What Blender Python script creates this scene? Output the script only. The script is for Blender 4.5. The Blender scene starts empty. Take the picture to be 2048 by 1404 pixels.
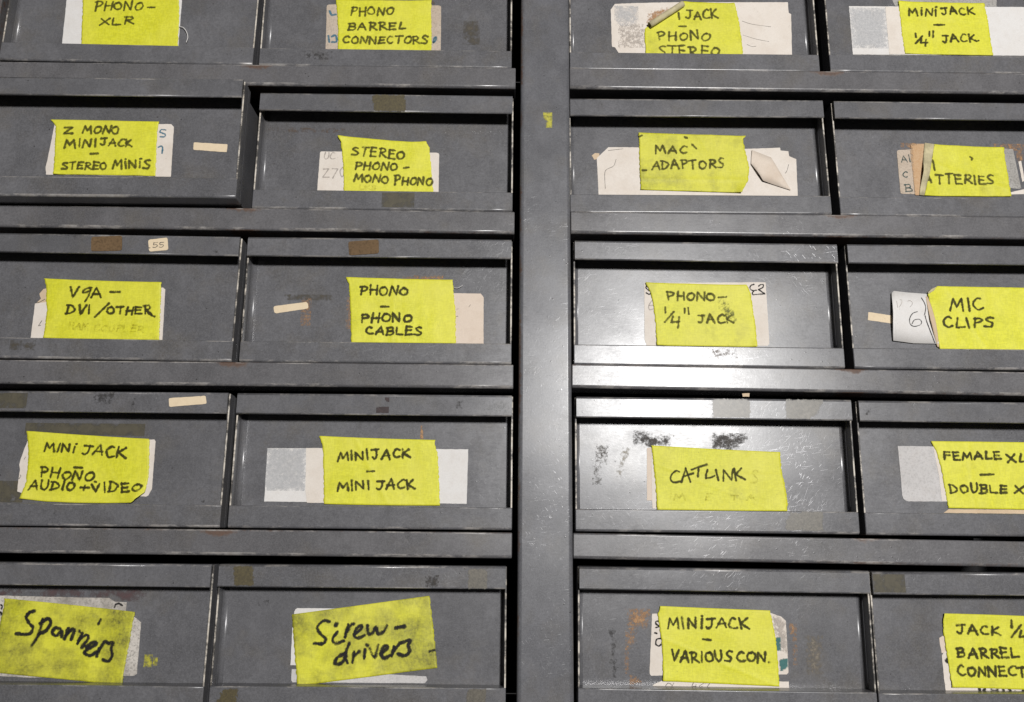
import bpy, bmesh, math, random
from mathutils import Vector, Matrix, noise

MM = 0.001
scene = bpy.context.scene
COL = scene.collection

# ------------------------------------------------------------------ camera
CAM = [-32.35888, -671.90368, -185.96773, 0.22007, -0.00827, -0.00774]
cx, cy, cz, tilt, roll, yaw = CAM            # millimetres and radians
Rx = Matrix(((1, 0, 0), (0, math.cos(tilt), -math.sin(tilt)), (0, math.sin(tilt), math.cos(tilt))))
Rz = Matrix(((math.cos(yaw), -math.sin(yaw), 0), (math.sin(yaw), math.cos(yaw), 0), (0, 0, 1)))
Ry = Matrix(((math.cos(roll), 0, math.sin(roll)), (0, 1, 0), (-math.sin(roll), 0, math.cos(roll))))
R = Rz @ Rx @ Ry
right, fwd, up = R.col[0], R.col[1], R.col[2]
cam_data = bpy.data.cameras.new('camera')
cam = bpy.data.objects.new('camera', cam_data)
COL.objects.link(cam)
M = Matrix((right, up, -fwd)).transposed().to_4x4()
M.translation = Vector((cx, cy, cz)) * MM
cam.matrix_world = M
cam_data.sensor_fit = 'HORIZONTAL'
cam_data.sensor_width = 36.0
cam_data.lens = 36.0 * 1700 / 2048
cam_data.clip_start = 0.01
cam_data.clip_end = 50
scene.camera = cam

# ------------------------------------------------------------------ light
world = bpy.data.worlds.new('World')
scene.world = world
world.use_nodes = True
world.node_tree.nodes['Background'].inputs[0].default_value = (1.0, 0.97, 0.95, 1)
world.node_tree.nodes['Background'].inputs[1].default_value = 0.035

def area_lamp(name, loc, target, size, power, colour):
    ld = bpy.data.lights.new(name, 'AREA')
    ld.shape = 'DISK'; ld.size = size; ld.energy = power; ld.color = colour
    lo = bpy.data.objects.new(name, ld); COL.objects.link(lo)
    lo.location = loc
    lo.rotation_euler = (Vector(target) - Vector(loc)).to_track_quat('-Z', 'Y').to_euler()
    return lo
area_lamp('room_lamp', (0.62, -2.69, 0.39), (0.0, 0, 0), 0.30, 90, (1.0, 0.985, 0.97))

vs = scene.view_settings
vs.view_transform = 'Standard'; vs.look = 'None'; vs.exposure = 0; vs.gamma = 1; vs.use_curve_mapping = False
scene.render.engine = 'CYCLES'
scene.cycles.max_bounces = 6

# ------------------------------------------------------------------ materials
class NT:
    def __init__(s, name):
        s.m = bpy.data.materials.new(name); s.m.use_nodes = True
        s.t = s.m.node_tree; s.bsdf = s.t.nodes['Principled BSDF']; s.out = s.t.nodes['Material Output']
        s.geo = s.t.nodes.new('ShaderNodeNewGeometry')
        s.pos = s.geo.outputs['Position']
    def set(s, key, v):
        sock = s.bsdf.inputs[key]
        if isinstance(v, bpy.types.NodeSocket): s.t.links.new(v, sock)
        else: sock.default_value = v if not isinstance(v, tuple) or len(v) == 4 else (*v, 1)
    def _in(s, sock, v):
        if isinstance(v, bpy.types.NodeSocket): s.t.links.new(v, sock)
        else: sock.default_value = v if not isinstance(v, tuple) or len(v) != 3 or sock.type == 'VECTOR' else (*v, 1)
    def mapping(s, scale=(1, 1, 1), rot=(0, 0, 0), loc=(0, 0, 0), vec=None):
        n = s.t.nodes.new('ShaderNodeMapping')
        s.t.links.new(vec or s.pos, n.inputs[0])
        n.inputs['Location'].default_value = loc; n.inputs['Rotation'].default_value = rot; n.inputs['Scale'].default_value = scale
        return n.outputs[0]
    def noise(s, size_mm, detail=3, rough=.55, vec=None, dist=0):
        n = s.t.nodes.new('ShaderNodeTexNoise')
        s.t.links.new(vec or s.pos, n.inputs['Vector'])
        n.inputs['Scale'].default_value = 1000.0 / size_mm; n.inputs['Detail'].default_value = detail
        n.inputs['Roughness'].default_value = rough; n.inputs['Distortion'].default_value = dist
        return n.outputs['Fac']
    def voronoi(s, size_mm, vec=None, rnd=1, feature='F1'):
        n = s.t.nodes.new('ShaderNodeTexVoronoi'); n.feature = feature
        s.t.links.new(vec or s.pos, n.inputs['Vector'])
        n.inputs['Scale'].default_value = 1000.0 / size_mm; n.inputs['Randomness'].default_value = rnd
        return n.outputs['Distance']
    def ramp(s, fac, lo, hi, a=0.0, b=1.0):
        n = s.t.nodes.new('ShaderNodeMapRange'); n.clamp = True
        s._in(n.inputs[0], fac)
        for i, v in zip((1, 2, 3, 4), (lo, hi, a, b)): s._in(n.inputs[i], v)
        return n.outputs[0]
    def math(s, op, a, b=0.0, clamp=False):
        n = s.t.nodes.new('ShaderNodeMath'); n.operation = op; n.use_clamp = clamp
        s._in(n.inputs[0], a); s._in(n.inputs[1], b)
        return n.outputs[0]
    def mix(s, fac, a, b):
        n = s.t.nodes.new('ShaderNodeMix'); n.data_type = 'RGBA'
        s._in(n.inputs[0], fac); s._in(n.inputs[6], a); s._in(n.inputs[7], b)
        return n.outputs[2]
    def bump(s, height, strength, dist_mm, prev=None):
        n = s.t.nodes.new('ShaderNodeBump')
        n.inputs['Strength'].default_value = strength; n.inputs['Distance'].default_value = dist_mm * MM
        s._in(n.inputs['Height'], height)
        if prev: s.t.links.new(prev, n.inputs['Normal'])
        return n.outputs[0]
    def sep(s):
        n = s.t.nodes.new('ShaderNodeSeparateXYZ'); s.t.links.new(s.pos, n.inputs[0])
        return n.outputs

def scratches(n, rot, size_long, size_short, lo, hi, shift):
    """short streaks: noise stretched along one direction of the xz plane"""
    v = n.mapping(rot=(0, rot, 0), loc=(shift, shift * .7, shift * .3))
    v = n.mapping(scale=(1.0 / size_long, 1.0 / size_short, 1.0 / size_short), vec=v)
    t = n.t.nodes.new('ShaderNodeTexNoise'); n.t.links.new(v, t.inputs['Vector'])
    t.inputs['Scale'].default_value = 1000.0; t.inputs['Detail'].default_value = 0
    return n.ramp(t.outputs['Fac'], lo, hi)

def paint(name, base=(.119, .118, .125), rust=None, wear=1.0, rim=0):
    n = NT(name)
    big = n.noise(85, 4, .6); mid = n.noise(16, 4, .62); fine = n.noise(1.5, 2, .6); grain = n.noise(.75, 1, .5)
    c1 = tuple(v * .74 for v in base); c2 = tuple(v * 1.26 for v in base)
    col = n.mix(n.ramp(big, .32, .68), c1, c2)
    col = n.mix(n.ramp(n.noise(40, 5, .65, n.mapping(loc=(3, 5, 2))), .50, .68, 0, .65), col, (.120, .106, .086))   # yellowed grime
    col = n.mix(n.ramp(n.noise(24, 5, .72, n.mapping(loc=(2, 7, 9), scale=(1, 1, .7))), .47, .70, 0, .62), col, tuple(v * .52 for v in base))   # hand grime
    col = n.mix(n.ramp(n.noise(33, 6, .75, n.mapping(loc=(8, 3, 1))), .51, .68, 0, .45), col, tuple(v * 1.5 for v in base))   # rubbed pale
    col = n.mix(n.ramp(mid, .35, .72, 0, .34), col, tuple(v * .58 for v in base))
    col = n.mix(n.ramp(grain, .35, .7, 0, .50), col, tuple(v * 1.55 for v in base))
    col = n.mix(n.ramp(n.noise(1.9, 2, .6, n.mapping(loc=(5, 2, 8))), .40, .66, 0, .30), col, tuple(v * .55 for v in base))
    # chips of bare metal and dark pits
    area = n.ramp(n.noise(60, 3, .6, n.mapping(loc=(9, 1, 7))), .47, .70)
    chip = n.math('MULTIPLY', n.ramp(n.voronoi(7.5), .055, .035), n.math('MULTIPLY', area, area))
    pits = n.math('MULTIPLY', n.ramp(n.voronoi(8.5, n.mapping(loc=(.4, .2, .7))), .075, .045), n.ramp(n.noise(30, 3, .6, n.mapping(loc=(7, 7, 1))), .42, .6, .15, .9))
    sc = None
    for rot, a, b, sh in ((.75, 8, .50, 1.3), (-.9, 6, .45, 4.1), (.15, 11, .45, 7.7), (1.2, 7, .5, 2.9)):
        v = scratches(n, rot, a, b, .76, .81, sh)
        sc = v if sc is None else n.math('MAXIMUM', sc, v)
    sc = n.math('MULTIPLY', sc, n.math('ADD', n.math('MULTIPLY', area, .6), .05 * wear))
    sc = n.math('MULTIPLY', sc, wear, True)
    col = n.mix(n.math('MULTIPLY', chip, .6), col, (.44, .43, .42))
    col = n.mix(n.math('MULTIPLY', sc, .55), col, (.30, .30, .305))
    col = n.mix(pits, col, (.016, .014, .013))
    # fine streaks left by wiping, along the sheet
    wipe = n.noise(1.0, 3, .65, n.mapping(scale=(.22, 1, .8)))
    rough = n.ramp(big, .3, .7, .305, .25)
    rough = n.math('ADD', rough, n.ramp(wipe, .3, .7, -.03, .03))
    rough = n.math('ADD', rough, n.ramp(n.noise(28, 5, .7, n.mapping(loc=(1, 8, 3))), .35, .7, -.02, .06))
    if rust:
        m = rust(n)
        rc = n.mix(n.noise(2.2, 3), (.045, .026, .018), (.15, .075, .040))
        col = n.mix(m, col, rc)
        rough = n.math('ADD', rough, n.math('MULTIPLY', m, .4))
    if rim:      # paint rubbed through on the bends
        rub = n.math('MULTIPLY', n.ramp(n.math('ADD', n.noise(5, 5, .75, n.mapping(scale=(.35, 1, 1))), n.math('MULTIPLY', n.math('SUBTRACT', n.noise(70, 3), .5), .9)), .50, .66), rim)
        col = n.mix(rub, col, n.mix(n.noise(3, 4), (.20, .17, .14), (.46, .45, .44)))
    n.set('Base Color', col); n.set('Roughness', rough)
    n.set('Specular IOR Level', .41)
    n.set('Metallic', n.math('MULTIPLY', sc, .5))
    n.set('Coat Weight', .10); n.set('Coat Roughness', .23)
    nb = n.bump(n.noise(95, 1, .4, n.mapping(scale=(.7, 1, 1.3))), .9, 1.5)
    nb = n.bump(fine, .08, .12, nb)
    nb = n.bump(n.noise(7, 2, .5), .06, .2, nb)
    nb = n.bump(n.math('SUBTRACT', pits, n.math('ADD', n.math('MULTIPLY', sc, .6), chip)), .4, .10, nb)
    n.set('Normal', nb); n.set('Coat Normal', nb)
    return n.m

def rail_rust(n):
    x, y, z = n.sep()
    out = None
    for xg in (-.2525, .2490):
        dx = n.math('ABSOLUTE', n.math('SUBTRACT', x, xg))
        v = n.ramp(dx, .004, .030, 1, 0)
        out = v if out is None else n.math('MAXIMUM', out, v)
    zz = n.math('FLOORED_MODULO', n.math('ADD', z, .3325), .133)
    top = n.ramp(zz, .0095, .0185)
    any_top = n.ramp(zz, .0172, .0195, 0, .58)
    low = n.ramp(zz, .0045, .002, 0, .38)
    m = n.math('MAXIMUM', n.math('MULTIPLY', out, top), n.math('MAXIMUM', any_top, low))
    nz = n.noise(6, 5, .7)
    return n.math('MULTIPLY', n.ramp(n.math('ADD', m, n.math('SUBTRACT', nz, .5)), .56, .80), .8)

def post_rust(n):
    x, y, z = n.sep()
    e = n.ramp(x, -.0215, -.0175, 1, 0)
    big = n.ramp(n.noise(45, 3), .38, .6, .15, .75)
    nz = n.noise(3.5, 4, .7)
    return n.math('MULTIPLY', n.ramp(n.math('ADD', n.math('MULTIPLY', e, big), n.math('SUBTRACT', nz, .5)), .36, .66), .8)

MAT = {}
MAT['drawer_paint'] = paint('drawer_paint')
MAT['rail_paint'] = paint('rail_paint', (.119, .116, .121), rail_rust, 1.0)
MAT['post_paint'] = paint('post_paint', (.118, .118, .127), post_rust, 1.9)

MAT['rim_paint'] = paint('rim_paint', rim=.75)
MAT['rail_rim_paint'] = paint('rail_rim_paint', (.119, .116, .121), rail_rust, 1.0, .75)

def worn_edge():
    n = NT('worn_edge')
    a = n.noise(6, 6, .8); b = n.noise(24, 3)
    f = n.ramp(n.math('ADD', a, n.math('MULTIPLY', n.math('SUBTRACT', b, .5), .8)), .40, .60)
    bare = n.mix(n.noise(4, 3), (.40, .33, .24), (.74, .71, .66))
    n.set('Base Color', n.mix(f, (.055, .05, .046), bare)); n.set('Roughness', .5)
    return n.m
MAT['worn_edge'] = worn_edge()

def plain(name, col, rough=.7, var=.25, size=8, spec=.35, bump=0):
    n = NT(name)
    f = n.ramp(n.noise(size, 4, .65), .3, .7)
    n.set('Base Color', n.mix(f, tuple(c * (1 - var) for c in col), tuple(min(1, c * (1 + var * .5)) for c in col)))
    n.set('Roughness', rough); n.set('Specular IOR Level', spec)
    if bump: n.set('Normal', n.bump(n.noise(1.2, 3), bump, .2))
    return n.m
MAT['inside_shade'] = plain('inside_shade', (.030, .030, .032), .65)  # same grey paint darkened: shade inside the cabinet put into the colour

def tape(name, dirt, tone=1.0):
    n = NT(name)
    base = n.mix(n.ramp(n.noise(14, 4, .6), .3, .7), (.645 * tone, .635 * tone, .016), (.735 * tone, .72 * tone, .030))
    # the weave of the cloth
    w = [n.mapping(scale=s) for s in ((1, 1, .25), (.25, 1, 1))]
    weave = n.math('ADD', n.noise(1.0, 1, .5, w[0]), n.noise(1.0, 1, .5, w[1]))
    base = n.mix(n.ramp(weave, .86, 1.18, .34, 0), base, (.40 * tone, .40 * tone, .010))
    base = n.mix(n.ramp(n.noise(1.6, 3, .7), .48, .70, 0, .30), base, (.80 * tone, .80 * tone, .10))
    fade = n.ramp(n.noise(48, 3, .6, n.mapping(loc=(5, 1, 6))), .35, .68, 0, .45)
    base = n.mix(fade, base, (.72 * tone, .67 * tone, .085))
    dd = n.math('MULTIPLY', n.ramp(n.noise(26, 5, .68), .66 - .32 * dirt, .90 - .26 * dirt), n.ramp(n.noise(2.2, 4, .7), .3, .65, .45, 1))
    base = n.mix(n.math('MULTIPLY', dd, .35 + .7 * dirt, True), base, (.075, .070, .022))
    spots = n.math('MULTIPLY', n.ramp(n.voronoi(7), .075, .04), .30 + .35 * dirt)
    base = n.mix(spots, base, (.17, .16, .02))
    n.set('Base Color', base); n.set('Roughness', .58); n.set('Specular IOR Level', .50)
    nb = n.bump(weave, .35, .12); nb = n.bump(n.noise(9, 3), .3, .4, nb)
    n.set('Normal', nb)
    return n.m
MAT['tape_fresh'] = tape('tape_fresh', .08, .95)
MAT['tape_worn'] = tape('tape_worn', .30, .90)
MAT['tape_dirty'] = tape('tape_dirty', .55, .86)
MAT['tape_filthy'] = tape('tape_filthy', .80, .92)
MAT['tape_back'] = plain('tape_back', (.50, .44, .27), .75, .3, 6, bump=.3)

def paper(name, col, stain=(.5, .42, .32), amt=.3, speck=0.0):
    n = NT(name)
    c = n.mix(n.ramp(n.noise(22, 5, .62), .42, .72, 0, amt), col, stain)
    c = n.mix(n.ramp(n.noise(1.2, 3, .65), .38, .68, 0, .24), c, tuple(v * .70 for v in col))
    c = n.mix(n.ramp(n.noise(7, 5, .75, n.mapping(loc=(6, 2, 5))), .50, .70, 0, .30), c, tuple(v * w_ for v, w_ in zip(col, (.78, .74, .70))))
    c = n.mix(n.ramp(n.voronoi(8), .06, .03, 0, .4), c, (.2, .16, .13))
    if speck:
        c = n.mix(n.math('MULTIPLY', n.ramp(n.noise(1.7, 3, .7), .48, .64), speck), c, tuple(v * .38 for v in col))
    n.set('Base Color', c); n.set('Roughness', .8); n.set('Specular IOR Level', .25)
    n.set('Normal', n.bump(n.noise(12, 4), .25, .5))
    return n.m
MAT['paper_white'] = paper('paper_white', (.70, .68, .66), amt=.18)
MAT['paper_cream'] = paper('paper_cream', (.71, .65, .585), (.55, .46, .37), .35)
MAT['paper_pink'] = paper('paper_pink', (.68, .575, .48), (.62, .50, .40), .3)
MAT['paper_beige'] = paper('paper_beige', (.52, .435, .35), (.38, .29, .2), .5, .35)
MAT['paper_grime'] = paper('paper_grime', (.40, .385, .36), (.2, .18, .16), .6, .6)
MAT['paper_grey'] = paper('paper_grey', (.56, .54, .53), (.40, .39, .38), .4, .25)
MAT['paper_soiled'] = paper('paper_soiled', (.58, .54, .49), (.14, .12, .10), .8, .7)
MAT['paper_fold'] = paper('paper_fold', (.67, .58, .49), (.50, .38, .28), .5)
MAT['paper_tan'] = paper('paper_tan', (.60, .465, .32), (.48, .35, .22), .5)
MAT['sticker_cream'] = paper('sticker_cream', (.73, .60, .42), (.62, .5, .34), .3)
MAT['sticker_brown'] = paper('sticker_brown', (.155, .098, .050), (.08, .052, .03), .5, .6)
def ink(name, col, body=.9, grain=1.2):
    """felt pen: thin at the rim of a stroke and broken by the cloth or paper under it"""
    n = NT(name)
    at = n.t.nodes.new('ShaderNodeAttribute'); at.attribute_name = 'cover'
    nz = n.noise(grain, 3, .7)
    f = n.math('ADD', at.outputs['Fac'], n.math('MULTIPLY', n.math('SUBTRACT', nz, .5), .9))
    dense = n.ramp(n.noise(3.5, 3, .6, n.mapping(loc=(3, 1, 4))), .32, .62, body - .22, min(1, body + .06))
    n.set('Alpha', n.math('MULTIPLY', n.ramp(f, .05, .50), dense))
    n.set('Base Color', n.mix(n.ramp(nz, .3, .7), tuple(c * .6 for c in col), tuple(c * 1.3 for c in col)))
    n.set('Roughness', .7); n.set('Specular IOR Level', .25)
    return n.m
MAT['ink_olive'] = ink('ink_olive', (.044, .040, .006), .92)
MAT['ink_worn'] = ink('ink_worn', (.075, .070, .010), .82, 1.5)
MAT['ink_faint'] = ink('ink_faint', (.36, .31, .012), .20, 2.4)
MAT['ink_black'] = ink('ink_black', (.013, .012, .013), .97)
MAT['ink_blue'] = ink('ink_blue', (.06, .18, .26), .85)
MAT['ink_teal'] = ink('ink_teal', (.035, .075, .075), .85)
MAT['ink_pencil'] = ink('ink_pencil', (.12, .11, .10), .75)
MAT['ink_pencil_faint'] = ink('ink_pencil_faint', (.38, .34, .31), .5)

def ragged(name, col, col2, amount, size, rough=.65, solid=0.0):
    """thin film: cover (0 at its rim, 1 inside) against noise decides where it still sticks"""
    n = NT(name)
    at = n.t.nodes.new('ShaderNodeAttribute'); at.attribute_name = 'cover'
    nz = n.noise(size, 5, .72)
    f = n.math('ADD', nz, n.math('MULTIPLY', n.math('SUBTRACT', at.outputs['Fac'], 1.0), .30))
    th = .43 + (.5 - amount) * .5
    alpha = n.math('MULTIPLY', n.ramp(f, th - .11, th + .13), .55 if name == 'pencil_shade' else .92)
    if solid: alpha = n.math('MULTIPLY', n.ramp(f, .25, .35), n.ramp(n.noise(size * 1.4, 4, .7, n.mapping(loc=(4, 9, 3))), .3, .7, solid - .22, min(1, solid + .1)))
    n.set('Base Color', n.mix(n.ramp(n.noise(size * .6, 4, .7, n.mapping(loc=(2, 4, 1))), .35, .65), col, col2))
    n.set('Roughness', rough); n.set('Alpha', alpha); n.set('Specular IOR Level', .6 if rough < .6 else .4)
    return n.m
MAT['rust_stain'] = ragged('rust_stain', (.10, .075, .055), (.16, .11, .08), .45, 4)
MAT['stain_brown'] = ragged('stain_brown', (.075, .066, .048), (.095, .08, .06), .55, 6)
MAT['stain_olive'] = ragged('stain_olive', (.078, .070, .048), (.10, .088, .06), .80, 8)
MAT['speckle_brown'] = ragged('speckle_brown', (.05, .042, .034), (.09, .075, .06), .42, 2.4)
MAT['stain_tan'] = ragged('stain_tan', (.26, .22, .17), (.14, .125, .10), .45, 3)
MAT['adhesive_orange'] = ragged('adhesive_orange', (.34, .17, .07), (.47, .28, .14), .52, 2.6)
MAT['orange_card'] = ragged('orange_card', (.50, .30, .15), (.56, .38, .22), .95, 3)
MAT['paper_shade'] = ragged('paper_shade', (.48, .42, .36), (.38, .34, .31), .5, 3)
MAT['dark_smudge'] = ragged('dark_smudge', (.035, .033, .033), (.05, .047, .045), .48, 4)
MAT['dark_chip'] = ragged('dark_chip', (.035, .024, .024), (.06, .04, .04), .95, 4)
MAT['black_smear'] = ragged('black_smear', (.022, .019, .017), (.06, .05, .042), .56, 3.2)
MAT['scuff_pale'] = ragged('scuff_pale', (.33, .33, .33), (.22, .22, .22), .26, 2)
MAT['scuff_cream'] = ragged('scuff_cream', (.42, .38, .31), (.3, .27, .22), .4, 3)
MAT['green_smudge'] = ragged('green_smudge', (.09, .10, .03), (.16, .17, .04), .40, 2.2)
MAT['pencil_shade'] = ragged('pencil_shade', (.40, .41, .425), (.56, .56, .57), .70, 3.2)
MAT['yellow_dab'] = ragged('yellow_dab', (.42, .40, .03), (.5, .46, .08), .75, 4)
MAT['red_dab'] = ragged('red_dab', (.11, .06, .062), (.10, .07, .07), .55, 10)
MAT['teal_mark'] = ragged('teal_mark', (.03, .12, .12), (.05, .17, .16), .9, 3)
MAT['residue_olive'] = ragged('residue_olive', (.112, .090, .038), (.066, .052, .024), .9, 2.2, .45, .88)
MAT['residue_grey'] = ragged('residue_grey', (.17, .15, .115), (.09, .08, .06), .9, 2.2, .40, .80)

# ------------------------------------------------------------------ helpers
def link(name, bm, mats, parent=None, smooth_bevel=False, loc=None):
    me = bpy.data.meshes.new(name)
    bm.normal_update(); bm.to_mesh(me); bm.free()
    for m in (mats if isinstance(mats, (list, tuple)) else [mats]): me.materials.append(MAT[m])
    o = bpy.data.objects.new(name, me); COL.objects.link(o)
    if parent: o.parent = parent
    if loc: o.location = loc
    return o

def thing(name, label, cat, loc, group=None):
    o = bpy.data.objects.new(name, None); COL.objects.link(o)
    o.empty_display_size = .02; o.location = loc
    o['label'] = label; o['category'] = cat
    if group: o['group'] = group
    return o

def rbox(x0, x1, y0, y1, z0, z1, r, seg=3, bm=None, cuts=0):
    """box with rounded edges, millimetres in, metres out; flat faces flat, roundings smooth"""
    bm = bmesh.new() if bm is None else bm
    g = bmesh.ops.create_cube(bm, size=1)
    for v in g['verts']:
        v.co = Vector((x0 + (v.co.x + .5) * (x1 - x0), y0 + (v.co.y + .5) * (y1 - y0), z0 + (v.co.z + .5) * (z1 - z0))) * MM
    if r > 0:
        es = list({e for v in g['verts'] for e in v.link_edges})
        res = bmesh.ops.bevel(bm, geom=es, offset=r * MM, segments=seg, profile=.5, affect='EDGES')
        for f in res['faces']: f.smooth = True
        for f in bm.faces:
            if max(abs(c) for c in f.normal) > .9999: f.smooth = False
    return bm

def polygon_area(p): return .5 * sum(p[i - 1][0] * p[i][1] - p[i][0] * p[i - 1][1] for i in range(len(p)))

def round_corners(p, r):
    out = []
    n = len(p)
    for i in range(n):
        a, b, c = Vector(p[i - 1]), Vector(p[i]), Vector(p[(i + 1) % n])
        d1, d2 = (a - b), (c - b)
        k = min(r, d1.length * .45, d2.length * .45)
        if d1.length < 1e-6 or d2.length < 1e-6: continue
        s, e = b + d1.normalized() * k, b + d2.normalized() * k
        for t in (0, .33, .67, 1):
            out.append(tuple(s * (1 - t) ** 2 + b * 2 * t * (1 - t) + e * t * t))
    return out

def resample(p, step, closed=False):
    q = []
    n = len(p)
    for i in range(n if closed else n - 1):
        a, b = Vector(p[i]), Vector(p[(i + 1) % n])
        k = max(1, int((b - a).length / step))
        q += [a.lerp(b, j / k) for j in range(k)]
    if not closed: q.append(Vector(p[-1]))
    return q

def poly_sheet(p, y, t, jitter=.0, rnd=None, step=2.2):
    """flat sheet of paper of thickness t whose front lies at depth y"""
    if polygon_area(p) < 0: p = p[::-1]
    q = resample(p, step, True)
    if jitter:
        q = [Vector((v.x + rnd.uniform(-jitter, jitter), v.y + rnd.uniform(-jitter, jitter))) for v in q]
    bm = bmesh.new()
    fr = [bm.verts.new((v.x * MM, y * MM, v.y * MM)) for v in q]
    bk = [bm.verts.new((v.x * MM, (y + t) * MM, v.y * MM)) for v in q]
    bm.faces.new(fr)
    for i in range(len(q)):
        j = (i + 1) % len(q)
        bm.faces.new((fr[j], fr[i], bk[i], bk[j]))
    return bm

def seg_dist(px, pz, p):
    """distance to the rim, positive inside"""
    d = 1e9; inside = False
    n = len(p)
    for i in range(n):
        ax, az = p[i - 1]; bx, bz = p[i]
        vx, vz = bx - ax, bz - az
        L = vx * vx + vz * vz
        t = 0 if L == 0 else max(0, min(1, ((px - ax) * vx + (pz - az) * vz) / L))
        d = min(d, math.hypot(px - ax - t * vx, pz - az - t * vz))
        if (az > pz) != (bz > pz) and px < (bx - ax) * (pz - az) / (bz - az) + ax: inside = not inside
    return d if inside else -d

def patch_mesh(p, y, fade):
    xs = [a for a, b in p]; zs = [b for a, b in p]
    m = .4
    step = max(.7, min(1.6, (max(xs) - min(xs)) / 14))
    nx = max(2, int((max(xs) - min(xs) + 2 * m) / step)); nz = max(2, int((max(zs) - min(zs) + 2 * m) / step))
    bm = bmesh.new(); lay = bm.verts.layers.float.new('cover')
    g = {}
    for i in range(nx + 1):
        for j in range(nz + 1):
            x = min(xs) - m + (max(xs) - min(xs) + 2 * m) * i / nx; z = min(zs) - m + (max(zs) - min(zs) + 2 * m) * j / nz
            v = bm.verts.new((x * MM, y * MM, z * MM))
            v[lay] = max(0, min(1, .5 + seg_dist(x, z, p) / fade * .5)) if fade > 1 else max(0, min(1, .5 + seg_dist(x, z, p)))
            g[i, j] = v
    for i in range(nx):
        for j in range(nz):
            c = (g[i, j], g[i + 1, j], g[i + 1, j + 1], g[i, j + 1])
            if max(v[lay] for v in c) > 0.01: bm.faces.new(c)
    for v in [v for v in bm.verts if not v.link_faces]: bm.verts.remove(v)
    return bm

class Edge:
    """polyline by arc length, 0..1"""
    def __init__(s, p):
        s.p = [Vector(q) for q in p]; s.l = [0]
        for a, b in zip(s.p, s.p[1:]): s.l.append(s.l[-1] + (b - a).length)
    def at(s, t):
        d = t * s.l[-1]
        for i in range(len(s.p) - 1):
            if d <= s.l[i + 1] or i == len(s.p) - 2:
                k = s.l[i + 1] - s.l[i]
                return s.p[i].lerp(s.p[i + 1], (d - s.l[i]) / k if k else 0)

def sheet_height(lift, seed, amp=.22):
    """how far (mm) a stuck piece of cloth or paper stands off the steel at x, z"""
    rc = random.Random(seed * 13 + 5)
    creases = [(math.cos(a), math.sin(a), rc.uniform(-22, 22), rc.uniform(-.30, .34), rc.uniform(1.0, 2.0)) for a in (rc.choice((1.57, 1.5, 1.2, .5, 2.4, 0)) for _ in range(3))] if amp > .3 else []
    cz0 = 45
    def f(x, z):
        h = sum(k * math.exp(-((x * ca + (z - cz0) * sa - o) / w_) ** 2) for ca, sa, o, k, w_ in creases)
        h += amp * (noise.noise(Vector((x / 17, z / 17, seed * 3.1))) + .5 * noise.noise(Vector((x / 7, z / 30, seed * 1.7))))
        for lx, lz, a, r in lift:
            h += a * math.exp(-((x - lx) ** 2 + (z - lz) ** 2) / (r * r))
        return max(h, -.25)
    return f

def tape_mesh(L, Rr, T, B, y, H, seed, nu=64, nv=40):
    rnd = random.Random(seed)
    L, Rr = Edge(L), Edge(Rr)
    tl, bl, tr, br = L.at(0), L.at(1), Rr.at(0), Rr.at(1)
    T = Edge(T or [tl, tr]); B = Edge(B or [bl, br])
    jl = [rnd.uniform(-.38, .38) for _ in range(nv + 1)]; jr = [rnd.uniform(-.38, .38) for _ in range(nv + 1)]
    bm = bmesh.new(); g = {}
    bow = rnd.uniform(-.35, .35)
    for i in range(nu + 1):
        u = i / nu
        for j in range(nv + 1):
            v = j / nv
            c = L.at(v) * (1 - u) + Rr.at(v) * u + T.at(u) * (1 - v) + B.at(u) * v
            c -= tl * (1 - u) * (1 - v) + tr * u * (1 - v) + bl * (1 - u) * v + br * u * v
            x, z = c.x, c.y + bow * math.sin(math.pi * u) * (1 if v in (0, 1) else .6)
            if i == 0: x += jl[j]
            if i == nu: x += jr[j]
            g[i, j] = bm.verts.new((x * MM, (y - H(x, z)) * MM, z * MM))
    for i in range(nu):
        for j in range(nv):
            f = bm.faces.new((g[i, j], g[i, j + 1], g[i + 1, j + 1], g[i + 1, j])); f.smooth = True
    rim = [g[i, 0] for i in range(nu + 1)] + [g[nu, j] for j in range(1, nv + 1)] + [g[i, nv] for i in range(nu - 1, -1, -1)] + [g[0, j] for j in range(nv - 1, 0, -1)]
    back = [bm.verts.new((v.co.x, v.co.y + .3 * MM, v.co.z)) for v in rim]
    for k in range(len(rim)):
        m = (k + 1) % len(rim)
        bm.faces.new((rim[k], rim[m], back[m], back[k]))
    return bm

def catmull(p, n=6):
    p = [Vector(q) for q in p]
    if len(p) < 3: return resample([tuple(q) for q in p], .8)
    out = []
    for i in range(len(p) - 1):
        a = p[i - 1] if i else p[0] * 2 - p[1]
        b, c = p[i], p[i + 1]
        d = p[i + 2] if i + 2 < len(p) else p[-1] * 2 - p[-2]
        for k in range(n):
            t = k / n
            out.append(.5 * ((2 * b) + (c - a) * t + (2 * a - 5 * b + 4 * c - d) * t * t + (3 * b - a - 3 * c + d) * t ** 3))
    out.append(p[-1])
    return out

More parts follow.
